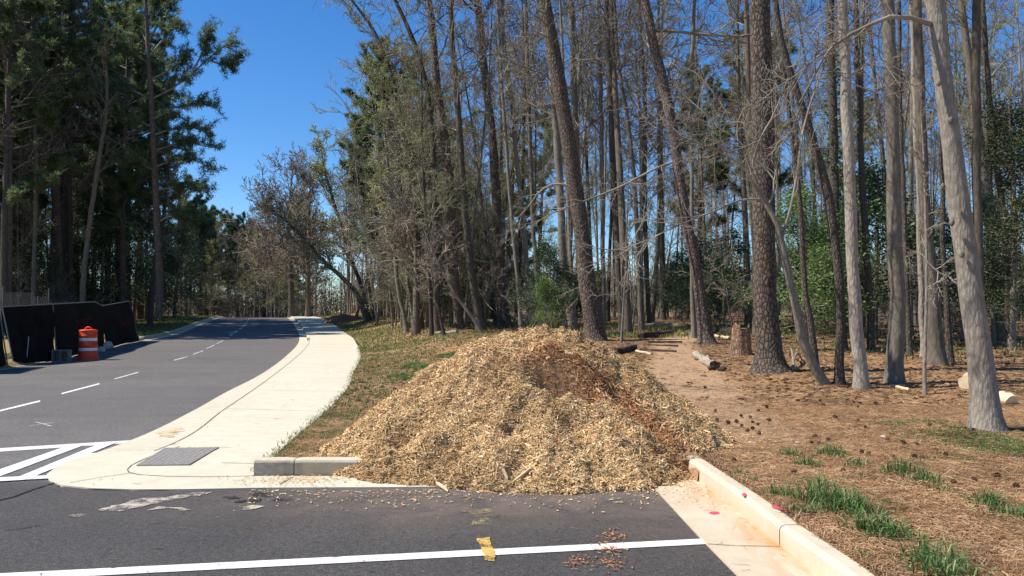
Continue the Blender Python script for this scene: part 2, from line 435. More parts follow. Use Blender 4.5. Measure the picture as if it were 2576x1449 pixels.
# ------------------------------------------------------------------ mesh helpers
class Buf:
    def __init__(s): s.v = []; s.f4 = []; s.f3 = []; s.n = 0; s.attr = {}; s.tubes = {}
    def add(s, v, q=None, t3=None):
        v = np.asarray(v, float).reshape(-1, 3)
        if q is not None and len(q): s.f4.append(np.asarray(q, np.int64).reshape(-1, 4) + s.n)
        if t3 is not None and len(t3): s.f3.append(np.asarray(t3, np.int64).reshape(-1, 3) + s.n)
        s.v.append(v); s.n += len(v)
    def tube(s, pts, rad, sides=6): s.tubes.setdefault((len(pts), sides), []).append((pts, rad))
    def flush(s):
        for (n, k), lst in s.tubes.items():
            P = np.array([[tuple(p) for p in a[0]] for a in lst], float)
            Rr = np.array([a[1] for a in lst], float)
            m = len(lst)
            T = np.gradient(P, axis=1) if n > 2 else np.repeat((P[:, 1:] - P[:, :1]), 2, axis=1)
            T /= np.linalg.norm(T, axis=2, keepdims=True) + 1e-12
            mean = T.mean(axis=1)
            ref = np.where(np.abs(mean[:, 2:3]) < .8, np.array([[0, 0, 1.]]), np.array([[0, 1., 0]]))
            ref = np.repeat(ref[:, None, :], n, axis=1)
            A = np.cross(T, ref); A /= np.linalg.norm(A, axis=2, keepdims=True) + 1e-12
            B = np.cross(T, A)
            ang = np.arange(k) * 2 * math.pi / k
            V = P[:, :, None, :] + Rr[:, :, None, None] * (A[:, :, None, :] * np.cos(ang)[None, None, :, None] + B[:, :, None, :] * np.sin(ang)[None, None, :, None])
            i = np.arange(n - 1)[:, None]; j = np.arange(k)[None, :]
            q = np.stack([i*k + j, i*k + (j+1) % k, (i+1)*k + (j+1) % k, (i+1)*k + j], axis=-1).reshape(-1, 4)
            Q = (q[None] + (np.arange(m) * n * k)[:, None, None]).reshape(-1, 4)
            s.add(V.reshape(-1, 3), Q)
        s.tubes = {}
    def box(s, c, size, rz=0, taper=1.0):
        x, y, z = [a / 2 for a in size]
        v = np.array([[-x, -y, -z], [x, -y, -z], [x, y, -z], [-x, y, -z], [-x*taper, -y*taper, z], [x*taper, -y*taper, z], [x*taper, y*taper, z], [-x*taper, y*taper, z]])
        c_, s_ = math.cos(rz), math.sin(rz)
        v = np.stack([v[:, 0]*c_ - v[:, 1]*s_, v[:, 0]*s_ + v[:, 1]*c_, v[:, 2]], 1) + np.array(c)
        s.add(v, [[0, 3, 2, 1], [4, 5, 6, 7], [0, 1, 5, 4], [1, 2, 6, 5], [2, 3, 7, 6], [3, 0, 4, 7]])
    def lathe(s, prof, k=28, c=(0, 0, 0)):
        n = len(prof); ang = np.arange(k) * 2 * math.pi / k
        P = np.array(prof)
        V = np.stack([P[:, None, 0] * np.cos(ang), P[:, None, 0] * np.sin(ang), np.repeat(P[:, None, 1], k, 1)], -1) + np.array(c)
        i = np.arange(n - 1)[:, None]; j = np.arange(k)[None, :]
        q = np.stack([i*k + j, i*k + (j+1) % k, (i+1)*k + (j+1) % k, (i+1)*k + j], axis=-1).reshape(-1, 4)
        s.add(V.reshape(-1, 3), q)
    def mesh(s, name, material, smooth=True):
        s.flush()
        V = np.concatenate(s.v) if s.v else np.zeros((0, 3))
        q = np.concatenate(s.f4) if s.f4 else np.zeros((0, 4), np.int64)
        t3 = np.concatenate(s.f3) if s.f3 else np.zeros((0, 3), np.int64)
        me = bpy.data.meshes.new(name)
        me.vertices.add(len(V)); me.vertices.foreach_set('co', V.astype(np.float32).ravel())
        nl = q.size + t3.size
        me.loops.add(nl); me.loops.foreach_set('vertex_index', np.concatenate([q.ravel(), t3.ravel()]).astype(np.int32))
        me.polygons.add(len(q) + len(t3))
        st = np.concatenate([np.arange(len(q)) * 4, q.size + np.arange(len(t3)) * 3])
        me.polygons.foreach_set('loop_start', st.astype(np.int32))
        me.polygons.foreach_set('use_smooth', np.full(len(q) + len(t3), smooth, bool))
        me.update(calc_edges=True)
        for k, a in s.attr.items():
            at_ = me.attributes.new(k, 'FLOAT', 'POINT')
            at_.data.foreach_set('value', np.concatenate(a).astype(np.float32) if isinstance(a, list) else np.asarray(a, np.float32))
        if material: me.materials.append(M[material])
        return me
    def obj(s, name, material, parent=None, smooth=True):
        o = bpy.data.objects.new(name, s.mesh(name, material, smooth)); COL.objects.link(o)
        if parent: o.parent = parent
        return o
def tag(o, label=None, cat=None, group=None, kind=None):
    if label: o['label'] = label
    if cat: o['category'] = cat
    if group: o['group'] = group
    if kind: o['kind'] = kind
    return o
def thing(name, loc, label, cat, group=None, rz=0):
    o = bpy.data.objects.new(name, None); COL.objects.link(o)
    o.location = loc; o.rotation_euler = (0, 0, rz); o.empty_display_size = .1
    return tag(o, label, cat, group)
ORD = ['first', 'second', 'third', 'fourth', 'fifth', 'sixth', 'seventh', 'eighth', 'ninth', 'tenth', 'eleventh', 'twelfth', 'thirteenth', 'fourteenth', 'fifteenth', 'sixteenth', 'seventeenth', 'eighteenth', 'nineteenth', 'twentieth', 'twenty-first', 'twenty-second', 'twenty-third', 'twenty-fourth', 'twenty-fifth', 'twenty-sixth', 'twenty-seventh', 'twenty-eighth', 'twenty-ninth', 'thirtieth', 'thirty-first', 'thirty-second', 'thirty-third', 'thirty-fourth', 'thirty-fifth'] + ['%s%s' % (a, b) for a in ('thirty-', 'forty-', 'fifty-') for b in ('sixth', 'seventh', 'eighth', 'ninth', 'tenth')]
ORD = ORD[:35] + ['thirty-sixth', 'thirty-seventh', 'thirty-eighth', 'thirty-ninth', 'fortieth', 'forty-first', 'forty-second', 'forty-third', 'forty-fourth', 'forty-fifth', 'forty-sixth', 'forty-seventh', 'forty-eighth', 'forty-ninth', 'fiftieth']

# ------------------------------------------------------------------ setting: terrain, road, walks
PATH = np.array([(2.3, 9.0), (2.6, 11), (3.0, 14), (3.6, 17), (4.1, 20), (5.0, 25), (6.6, 30), (8.3, 36), (10, 44)])
def path_mask(x, y):
    cx = np.interp(y, PATH[:, 1], PATH[:, 0]); w = np.interp(y, [9, 13, 20, 40], [1.1, 1.2, .75, .8])
    return (1 - sm(w * .55, w * 1.1, np.abs(x - cx))) * sm(8.2, 9.5, y) * (1 - sm(42, 50, y))
def turf_mask(x, y):
    """where thin turf grows: the verge left of the pile and along the walk"""
    d = x - bound(y)
    a = (1 - sm(1.0, 3.2, d)) * sm(7.8, 8.2, y)
    b = (1 - sm(1.5, 4.0, d)) * sm(11, 14, y) * .30
    n = .5 + .5 * np.sin(x*2.1 + 1.3*np.sin(y*1.1)) * np.sin(y*.9 + x*.7)
    return np.clip(np.maximum(a, b) * (.35 + .8 * n), 0, 1) * (x < 1.0)
def grid(xs, ys):                                             # xs (rows, cols), ys (rows,)
    r, c = xs.shape
    i = np.arange(r - 1)[:, None]; j = np.arange(c - 1)[None, :]
    return np.stack([i*c + j, i*c + j + 1, (i+1)*c + j + 1, (i+1)*c + j], -1).reshape(-1, 4)
rows = np.concatenate([np.arange(-12, 2, 1.0), np.arange(2, 7.8, .12), [7.862, 7.878], np.arange(7.95, 30, .14), np.arange(30, 60, .4), np.arange(60, 130, 1.5), [140, 170, 200, 300, 500, 900, 1600, 3000]])
cols = np.concatenate([[0, .02, .06], np.arange(.15, 12, .15), np.arange(12, 30, .5), np.arange(30, 80, 2.5), [100, 140, 200, 400, 1000, 3000]])
X = bound(rows)[:, None] + cols[None, :]
Y = np.repeat(rows[:, None], len(cols), 1)
Z = G(X + 1e-6, Y)
b_ = Buf(); b_.add(np.stack([X, Y, Z], -1), grid(X, rows))
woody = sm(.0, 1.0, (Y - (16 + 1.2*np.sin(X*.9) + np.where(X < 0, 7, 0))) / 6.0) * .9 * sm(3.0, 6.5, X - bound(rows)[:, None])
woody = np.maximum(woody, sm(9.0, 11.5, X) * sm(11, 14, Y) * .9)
b_.attr['wood'] = [woody.ravel()]; b_.attr['turf'] = [turf_mask(X, Y).ravel()]; b_.attr['path'] = [path_mask(X, Y).ravel()]
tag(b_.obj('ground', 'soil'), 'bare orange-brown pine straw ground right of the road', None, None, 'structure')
# left bank
rows = np.concatenate([np.arange(18, 60, .5), np.arange(60, 130, 2), [140, 170, 200, 300, 500, 900, 1600, 3000]])
cols = np.concatenate([[0, .05, .12, .2, .3], np.arange(.5, 12, .4), np.arange(12, 60, 2), [80, 120, 200, 400, 1000, 3000]])
X = (x_left(rows)[:, None] - cols[None, :])[:, ::-1]; Y = np.repeat(rows[:, None], len(cols), 1)
Z = G(X - 1e-6, Y)
b_ = Buf(); b_.add(np.stack([X, Y, Z], -1), grid(X, rows))
dl = x_left(rows)[:, None] - X
b_.attr['wood'] = [(sm(4, 7, dl)).ravel()]; b_.attr['turf'] = [np.clip(1 - sm(5.5, 8, dl), 0, 1).ravel()]; b_.attr['path'] = [np.zeros(X.size)]
tag(b_.obj('verge', 'soil'), None, None, None, 'structure')

# asphalt: the lot in front and the road running back, one sheet
rows = np.concatenate([np.arange(-12, 7, .5), [7.0, 7.1, 7.2, 7.3], np.arange(7.32, 9.0, .14), np.arange(9, 24, .4), np.arange(24, 130, 1.0)])
def asph_right(y):
    y = np.asarray(y, float)
    return np.where(y <= 7.31, 1.9, x_road(np.maximum(y, 8.0)) + .5)
def asph_left(y):
    y = np.asarray(y, float)
    return np.where(y < 18, -60, x_left(np.maximum(y, 18)) - .0)
tt = np.linspace(0, 1, 60)
tt = np.where(tt < .3, tt, tt)
XL = asph_left(rows)[:, None]; XR = asph_right(rows)[:, None]
u = tt[None, :] ** .6
X = XL + (XR - XL) * u
Y = np.repeat(rows[:, None], len(tt), 1)
Z = elev(Y) * 1.0
b_ = Buf(); b_.add(np.stack([X, Y, Z], -1), grid(X, rows))
b_.attr['lot'] = [(1 - sm(7.2, 8.0, Y + .10 * (X + 4))).ravel()]
b_.attr['dust'] = [(np.exp(-((X + .2) / 2.2)**2 - ((Y - 6.9) / .75)**2) * .9 + np.exp(-((X - 1.1) / .3)**2 - ((Y - 6.2) / .9)**2) * .5).ravel()]
tag(b_.obj('road', 'asphalt'), None, None, None, 'structure')

def ribbon(name, xa, xb, ys, hgt, material, nx=6, thick=.12, kind='structure', attr=None, parent=None):
    """slab between two curves xa(y) < xb(y); its sides go down"""
    ys = np.asarray(ys, float)
    A = np.asarray(xa(ys)) * np.ones_like(ys); B = np.asarray(xb(ys)) * np.ones_like(ys)
    t = np.linspace(0, 1, nx)[None, :]
    X = A[:, None] + (B - A)[:, None] * t
    Y = np.repeat(ys[:, None], nx, 1)
    Z = np.repeat(np.asarray(hgt(ys))[:, None] * 1.0, nx, 1)
    X2 = np.concatenate([X[:, :1], X, X[:, -1:]], 1); Y2 = np.concatenate([Y[:, :1], Y, Y[:, -1:]], 1)
    Z2 = np.concatenate([Z[:, :1] - thick, Z, Z[:, -1:] - thick], 1)
    b = Buf(); b.add(np.stack([X2, Y2, Z2], -1), grid(X2, ys))
    # front end face
    e = np.stack([np.concatenate([X[0], X[0]]), np.concatenate([Y[0], Y[0]]), np.concatenate([Z[0], Z[0] - thick])], -1)
    j = np.arange(nx - 1); b.add(e, np.stack([j, j + nx, j + nx + 1, j + 1], -1))
    if attr:
        for k, f in attr.items(): b.attr[k] = [f(X2, Y2).ravel(), f(e[:, 0], e[:, 1])]
    o = b.obj(name, material, parent, False)
    return tag(o, None, None, None, kind)
ys = np.concatenate([np.arange(8.9, 41, .35), [41.0]])
ribbon('gutter', x_road, lambda y: x_joint(y) - .006, ys, lambda y: elev(y) + .012 + 0*y, 'gutter_far', 3)
ribbon('sidewalk', x_joint, lambda y: x_walk(y), ys, walk_h, 'walk', 8, .14)
ys2 = np.concatenate([[41.0], np.arange(41.5, 60, .6), np.arange(60, 125, 1.5)])
ribbon('gutter', lambda y: x_road(y), lambda y: x_joint(y) - .16, ys2, lambda y: elev(y) + .012 + 0*y, 'gutter_far', 3)
ribbon('sidewalk', lambda y: x_joint(y) + .02, x_walk, ys2, walk_h, 'walk', 8, .2)
ribbon('kerb', lambda y: x_joint(y) - .15, lambda y: x_joint(y) + .015, ys2, lambda y: walk_h(y) + .008, 'gutter_far', 3, .2)
ys3 = np.concatenate([np.arange(41.5, 60, .6), np.arange(60, 125, 1.5)])
ribbon('gutter', lambda y: x_left(y) , lambda y: x_left(y) + .5, ys3, lambda y: elev(y) + .012 + 0*y, 'gutter_far', 3)
ribbon('kerb', lambda y: x_left(y) - .17, lambda y: x_left(y) - .01, ys3, lambda y: elev(y) + .165, 'gutter_far', 3, .25)
# broken gutter under the fence
ribbon('gutter', lambda y: x_left(y) - .45, lambda y: x_left(y) + .05, np.arange(19, 41.6, .6), lambda y: elev(y) + .014 + 0*y, 'gutter_far', 3)

# concrete apron at the corner (polygon on the plan, thick slab)
def poly_slab(name, pts, z, material, thick=.1, kind=None, parent=None, label=None, cat=None, zf=None, group=None):
    import mathutils
    me = bpy.data.meshes.new(name)
    n = len(pts)
    zz = [zf(p[0], p[1]) if zf else z for p in pts]
    top = [(p[0], p[1], zz[i]) for i, p in enumerate(pts)]
    v = top + [(p[0], p[1], zz[i] - thick) for i, p in enumerate(pts)]
    tris = mathutils.geometry.tessellate_polygon([[Vector((p[0], p[1], 0)) for p in pts]])
    f = [tuple(t_) for t_ in tris]
    def area(t_):
        a, b2, c = [Vector((pts[i][0], pts[i][1])) for i in t_]
        return (b2 - a).cross(c - a)
    f = [t_ if area(t_) > 0 else t_[::-1] for t_ in f]
    if thick > .002: f += [(i, i + n, (i + 1) % n + n, (i + 1) % n) for i in range(n)]
    me.from_pydata(v, [], f); me.update(); me.materials.append(M[material])
    o = bpy.data.objects.new(name, me); COL.objects.link(o)
    if parent: o.parent = parent
    return tag(o, label, cat, group, kind)
def PP(lst): return [(hit(a, b, flat).x, hit(a, b, flat).y) for a, b in lst]
ap = [(float(x_road(8.9)), 8.9), (-4.63, 8.5), (-4.60, 8.15), (-4.50, 7.82), (-4.32, 7.55), (-4.08, 7.34), (-3.75, 7.22), (-3.35, 7.17), (-2.9, 7.18), (-2.2, 7.24), (-1.2, 7.26), (-.2, 7.3), (-.2, 7.74), (-2.49, 7.74), (-2.49, 7.9), (float(x_walk(8.9)), 8.9)]
poly_slab('sidewalk', ap, .0, 'walk', .1, 'structure', zf=lambda x, y: .012 + .017 * float(sm(7.6, 8.9, y)))
# lighter return strip (gutter nose) drawn by its joint lines
def strip_on(name, pts, width, zf, material, closed=False, kind='structure', parent=None, lift=.004, wend=None):
    P = [Vector((p[0], p[1])) for p in pts]; v = []; n = len(P)
    for i, p in enumerate(P):
        a = P[max(0, i - 1)]; c = P[min(n - 1, i + 1)]
        t_ = (c - a).normalized(); nn = Vector((-t_.y, t_.x))
        w = width if wend is None else width + (wend - width) * i / (n - 1)
        for s_ in (-.5, .5):
            q = p + nn * s_ * w; v.append((q.x, q.y, float(zf(q.x, q.y)) + lift))
    b = Buf(); i = np.arange(n - 1)
    b.add(v, np.stack([2*i, 2*i + 2, 2*i + 3, 2*i + 1], -1)[:, ::-1])
    o = b.obj(name, material, parent, False)
    return tag(o, None, None, None, kind)
walkz = lambda x, y: np.where(np.asarray(y) < 8.9, .012 + .017 * sm(7.6, 8.9, y), walk_h(y))
strip_on('joint', [(float(x_joint(y)) , y) for y in np.arange(9.0, 41, .5)], .018, lambda x, y: max(float(walk_h(y)), 0.0), 'joint_line')
strip_on('joint', PP([(452, 1130), (410, 1143), (360, 1162), (330, 1176), (320, 1186), (325, 1193), (350, 1198), (420, 1202), (520, 1203), (637, 1201)]), .013, walkz, 'joint_line')
strip_on('joint', PP([(175, 1218), (250, 1205), (335, 1193)]), .010, walkz, 'joint_line')
strip_on('joint', PP([(705, 1222), (722, 1212), (738, 1203)]), .013, walkz, 'joint_line')
for yy in list(np.arange(12.85, 40, 3.05)) + list(np.arange(42, 100, 3.1)):
    xa, xb = float(x_joint(yy)) + .03, float(x_walk(yy)) - .03
    strip_on('joint', [(xa + (xb - xa) * k, yy - .35*k) for k in np.linspace(0, 1, 5)], .011, lambda x, y: float(walk_h(y)), 'joint_line')
strip_on('joint', [(float(x_road(9)) + .03, 9.15), (float(x_joint(9.2)), 9.2), (-3.2, 9.22)], .010, walkz, 'joint_line')
strip_on('joint', [(-3.0, 8.35), (-2.52, 8.3)], .010, walkz, 'joint_line')

# kerbs of the parking bay
def kerb_piece(pts, h, name, material, sections, label=None):
    """kerb along the plan polyline pts (face on the left side of travel), rounded nose, joints between sections"""
    b = Buf()
    prof = [(0, -.05), (0.008, h - .03), (.022, h - .008), (.045, h), (.135, h), (.155, h - .02), (.16, -.05)]
    for (s0, s1) in sections:
        rowsv = []
        n = max(2, int((s1 - s0) / .08))
        P = [Vector(p) for p in pts]; seg = [(P[i+1] - P[i]).length for i in range(len(P) - 1)]
        def loc(s_):
            k = 0
            while k < len(seg) - 1 and s_ > seg[k]: s_ -= seg[k]; k += 1
            d = (P[k+1] - P[k]).normalized(); return P[k] + d * s_, d
        for i in range(n + 1):
            s_ = s0 + (s1 - s0) * i / n; p, d = loc(s_)
            nn = Vector((d.y, -d.x))
            j = random.uniform(-.002, .002)
            sh = 0
            if i in (0, n): sh = .006
            for (o_, z_) in prof:
                oo = min(max(o_, sh), .16 - sh); q = p + nn * (oo + j)
                rowsv.append((q.x, q.y, z_ - (sh if z_ > 0 else 0)))
        m = len(prof); i = np.arange(n)[:, None]; j2 = np.arange(m - 1)[None, :]
        q4 = np.stack([i*m + j2, i*m + j2 + 1, (i+1)*m + j2 + 1, (i+1)*m + j2], -1).reshape(-1, 4)
        b.add(rowsv, q4)
        base = b.n - len(rowsv)
        for r in (0, n):
            o0 = r * m
            for k in range(1, m - 1): b.f3.append(np.array([[base + o0, base + o0 + k, base + o0 + k + 1]]))
    V = np.concatenate(b.v)
    b.attr['sand'] = [sm(.06, -.02, V[:, 2]) * 0 + (1 - sm(0, .07, V[:, 2])) * .6]
    o = b.obj(name, material, None, False)
    return o
kerb_piece([(-.4, 7.76), (-2.48, 7.76)], .165, 'kerb', 'kerb_stained', [(0, 1.69), (1.70, 2.08)]).__setitem__('kind', 'structure')
kp = [(float(kerb_x(y)), y) for y in np.arange(1.0, 8.36, .25)]
kerb_piece(kp, .155, 'kerb', 'kerb', [(0, 1.4), (1.41, 4.47), (4.48, 7.2)]).__setitem__('kind', 'structure')
gut = lin([(0, 1.48), (4.84, 1.355), (5.6, 1.32), (7.39, 1.27), (8.4, 1.25)])
def sandf(x, y): return np.clip(.15 + 1.1 * sm(-.30, -.02, x - kerb_x(y)) * (.35 + .8*sm(6.6, 4.6, y) + .35*np.exp(-((np.asarray(y)-7.0)/.3)**2)), 0, 1)
ribbon('gutter', gut, lambda y: kerb_x(y) + .05, np.arange(1, 8.4, .12), lambda y: .012 + 0*y, 'kerb', 9, .1, attr={'sand': sandf})
zg = lambda x, y: .012
strip_on('joint', [(float(gut(5.42)), 5.50), (1.5, 5.46), (float(kerb_x(5.45)), 5.44)], .009, zg, 'joint_line')
strip_on('joint', [(float(gut(2.5)), 2.46), (float(kerb_x(2.45)), 2.44)], .009, zg, 'joint_line')

# ---- painted markings
def painted(name, quad, material, label=None, z=None, lift=.006, kind='structure', sub=10):
    """quad: 4 photo corners -> plan points on the road surface"""
    zf = z or (lambda x, y: float(elev(y)))
    c = [hit(a, b, (lambda x, y: zf(x, y))) for a, b in quad]
    v = []; n = sub
    for i in range(n + 1):
        t_ = i / n
        a = c[0].lerp(c[1], t_); d = c[3].lerp(c[2], t_)
        for k in (0, .5, 1):
            p = a.lerp(d, k); v.append((p.x, p.y, zf(p.x, p.y) + lift))
    b = Buf(); i = np.arange(n)[:, None]; j = np.arange(2)[None, :]
    b.add(v, np.stack([i*3 + j, i*3 + j + 1, (i+1)*3 + j + 1, (i+1)*3 + j], -1).reshape(-1, 4))
    o = b.obj(name, material, None, False)
    return tag(o, label, None, None, kind)
painted('road_marking', [(-300, 1459), (1771, 1356.5), (1781, 1370), (-300, 1478)], 'paint_white', lift=.005, sub=20)
painted('road_marking', [(-60, 1132), (334, 1108), (318, 1115.5), (-60, 1141)], 'paint_white', lift=.004)
painted('road_marking', [(180, 1119), (-60, 1203), (-60, 1222), (222, 1117)], 'paint_white', lift=.007)
painted('road_marking', [(254, 1116), (38, 1205), (80, 1203), (297, 1113)], 'paint_white', lift=.009)
painted('road_marking', [(-60, 1206), (156, 1197), (144, 1205), (-60, 1217)], 'paint_white', lift=.012)
dashes = [((-40, 1044), (101, 1009.5)), ((155, 991), (250, 966)), ((288, 954), (348, 937)), ((438, 906.5), (471, 898)), ((486, 891.5), (511, 882.5)), ((519, 877), (540, 868)), ((545, 865), (561, 857))]
for (a, b) in dashes:
    w = 3.0 * (a[1] + b[1] - 2*HOR) / 400 + .35
    worn = a[0] == 438
    painted('lane_marking', [(a[0], a[1] - w/2), (b[0], b[1] - w/2), (b[0], b[1] + w/2), (a[0], a[1] + w/2)], 'paint_worn' if a[0] > 200 else 'paint_white', lift=.006, sub=3)
for yy in np.arange(47.5, 92, 4.6):
    strip_on('lane_marking', [(float(x_mid(q)), q) for q in np.linspace(yy, yy + 2.3, 5)], .16, lambda x, y: float(elev(y)), 'paint_white', lift=.01)
def blob(name, outline, material, zf=None, lift=.007, jag=.0):
    zf = zf or (lambda x, y: float(elev(y)))
    pts = [hit(a, b, lambda x, y: zf(x, y)) for a, b in outline]
    P = []
    for i in range(len(pts)):
        a, b = pts[i], pts[(i + 1) % len(pts)]
        n = max(2, int((b - a).length / .05))
        for k in range(n):
            q = a.lerp(b, k / n); P.append((q.x + random.uniform(-jag, jag), q.y + random.uniform(-jag, jag) * 1.4))
    return poly_slab(name, P, 0, material, .001, 'structure', zf=lambda x, y: zf(x, y) + lift)
blob('paint_mark', [(1197, 1358), (1234, 1354), (1237, 1372), (1248, 1388), (1244, 1418), (1222, 1410), (1210, 1380)], 'paint_yellow', lift=.009, jag=.008)
blob('paint_mark', [(1178, 1287), (1200, 1281), (1236, 1283), (1244, 1296), (1222, 1304), (1242, 1312), (1238, 1326), (1210, 1320), (1180, 1326), (1194, 1306)], 'paint_yellow_faint', jag=.01)
blob('paint_mark', [(392, 1086), (456, 1071), (462, 1080), (430, 1098), (396, 1097)], 'paint_orange_faint', zf=lambda x, y: .03, lift=.004, jag=.02)
blob('spill', [(250, 1284), (300, 1270), (350, 1256), (420, 1250), (470, 1245), (540, 1240), (470, 1253), (420, 1264), (370, 1276), (310, 1286)], 'slurry', jag=.03)
blob('spill', [(370, 1285), (400, 1274), (440, 1276), (478, 1282), (462, 1288), (420, 1280)], 'slurry', jag=.02)
blob('spill', [(176, 1299), (196, 1294), (214, 1296), (206, 1302), (182, 1303)], 'slurry', jag=.01)
blob('spill', [(600, 1277), (640, 1272), (670, 1275), (650, 1281), (615, 1283)], 'slurry', jag=.02)
for q in [(585, 1253, 20), (640, 1260, 16), (663, 1245, 26), (605, 1262, 14), (712, 1258, 22)]:
    blob('wet_patch', [(q[0] + q[2] * math.cos(a) * 1.1, q[1] + q[2] * .22 * math.sin(a)) for a in np.arange(0, 6.28, .5)], 'wet_spot', lift=.005, jag=.02)
strip_on('road_seam', PP([(-40, 1268), (30, 1252), (90, 1230), (130, 1218), (162, 1204)]), .03, lambda x, y: 0, 'tar', lift=.006)
strip_on('road_seam', PP([(14, 1335), (60, 1330), (100, 1322)]), .012, lambda x, y: 0, 'tar', lift=.006)
# ragged tar edge along the apron
strip_on('road_seam', PP([(340, 1112), (290, 1133), (230, 1152), (180, 1172), (158, 1190), (162, 1206), (180, 1222), (240, 1232), (400, 1234), (500, 1231)]), .03, lambda x, y: 0, 'tar', lift=.006)
strip_on('road_mark_scuff', PP([(75, 1072), (100, 1068), (135, 1064)]), .03, lambda x, y: 0, 'paint_worn', lift=.006)
strip_on('road_mark_scuff', PP([(90, 1063), (110, 1068), (128, 1073)]), .03, lambda x, y: 0, 'paint_worn', lift=.008)
ell = lambda cx, cy, a, b, r=0: [(cx + a*math.cos(t_)*math.cos(r) - b*math.sin(t_)*math.sin(r), cy + a*math.cos(t_)*math.sin(r) + b*math.sin(t_)*math.cos(r)) for t_ in np.arange(0, 6.28, .35)]
blob('paint_mark', ell(1962, 1277, 22, 6, .2), 'paint_pink', zf=lambda x, y: .158, lift=.003, jag=.003)
blob('paint_mark', ell(1872, 1245, 6, 4), 'paint_pink', zf=lambda x, y: .158, lift=.003, jag=.002)
blob('paint_mark', ell(1797, 1291, 13, 3.5), 'paint_pink', zf=zg, lift=.004, jag=.003)

# ---- tactile paving
cs = [hit(a, b, lambda x, y: .03) for a, b in [(343, 1170), (476, 1168.5), (551, 1127), (412, 1130)]]
tz = float(walkz(0, 8.7)) + .006
tp = thing('tactile_paving', (0, 0, 0), 'grey tactile paving mat of raised domes set in the corner ramp', 'tactile paving')
b_ = Buf()
nx_, ny_ = 10, 16
base = [(c.x, c.y, float(walkz(c.x, c.y)) + .012) for c in cs]
b_.add(base + [(p[0], p[1], p[2] - .03) for p in base], [[0, 1, 2, 3], [0, 4, 5, 1], [1, 5, 6, 2], [2, 6, 7, 3], [3, 7, 4, 0]])
b_.obj('mat', 'tactile', tp, False)
b_ = Buf()
C4 = [Vector(p) for p in base]
for i in range(nx_):
    for j in range(ny_):
        u_, v_ = (i + .5) / nx_, (j + .5) / ny_
        p = C4[0].lerp(C4[1], u_).lerp(C4[3].lerp(C4[2], u_), v_)
        b_.lathe([(.017, 0), (.012, .004), (.001, .0045)], 6, tuple(p))
tag(b_.obj('domes', 'tactile', tp), kind='stuff')

# ------------------------------------------------------------------ wood chip pile
SIL = [(838, 1144), (879, 1102), (945, 1036), (1003, 990), (1045, 945), (1103, 903), (1169, 870), (1219, 837), (1269, 814), (1335, 816), (1401, 823), (1451, 835), (1501, 854), (1559, 885), (1617, 928), (1667, 974), (1700, 1022), (1728, 1060), (1752, 1101)]
ridge = []
for _k in range(44):                                          # crest line of the heap, from end to end
    _px = 838 + (1752 - 838) * _k / 43
    _py = float(np.interp(_px, [a[0] for a in SIL], [a[1] for a in SIL]))
    _q = at(_px, _py, float(np.interp(_px, [838, 950, 1100, 1250, 1500, 1650, 1752], [8.15, 8.6, 8.95, 9.1, 9.1, 9.0, 8.75])))
    ridge.append((_q.x, _q.y, _q.z))
ridge += [(-1.55, 7.80, .15), (-1.4, 7.9, .30), (-1.2, 7.84, .36), (-.75, 7.85, .50), (-.2, 7.82, .60), (.35, 7.8, .64), (.9, 7.85, .60), (1.3, 7.88, .42)]
def vn(x, y, s, seed):
    """cheap smooth value noise, vectorised"""
    x = np.asarray(x) * s + seed * 17.3; y = np.asarray(y) * s + seed * 9.7
    xi = np.floor(x); yi = np.floor(y); fx = x - xi; fy = y - yi
    fx = fx*fx*(3-2*fx); fy = fy*fy*(3-2*fy)
    h = lambda a, b: np.modf(np.abs(np.sin(a * 127.1 + b * 311.7) * 43758.5453))[0]
    return (h(xi, yi)*(1-fx) + h(xi+1, yi)*fx)*(1-fy) + (h(xi, yi+1)*(1-fx) + h(xi+1, yi+1)*fx)*fy - .5
PG = lambda x, y: np.where(np.asarray(y) > 7.8, G(x, y), np.where(x > kerb_x(y), .15, 0.0))
DENTS = []
def pile_h(x, y):
    x = np.asarray(x, float); y = np.asarray(y, float)
    h = np.full(np.broadcast(x, y).shape, -1.0)
    k = 26.0; acc = np.zeros_like(h)
    for (a, b, H) in ridge:
        d = np.sqrt((x - a)**2 + (y - b)**2 * np.where(y > b, 1.35, 1.02))
        acc = acc + np.exp(k * (H - .80 * d))
    h = np.log(acc) / k - .03 * 0
    h = h - .085
    # foot flattens out
    h = np.where(h < .22, .22 - (.22 - h) * .86, h)
    h = h + .05 * vn(x, y, 1.6, 1) + .09 * vn(x, y, 3.6, 2) + .07 * vn(x, y, 7, 3) + .06 * vn(x, y, 15, 4)
    for (cx, cy, rx, ry, ang, amp) in DENTS:
        c, s = math.cos(ang), math.sin(ang)
        u_ = ((x-cx)*c + (y-cy)*s) / rx; v_ = (-(x-cx)*s + (y-cy)*c) / ry
        h = h + amp * np.exp(-(u_*u_ + v_*v_))
    return h
def onpile(px, py):
    p = hit(px, py, lambda x, y: max(float(pile_h(x, y)), 0)); return p.x, p.y
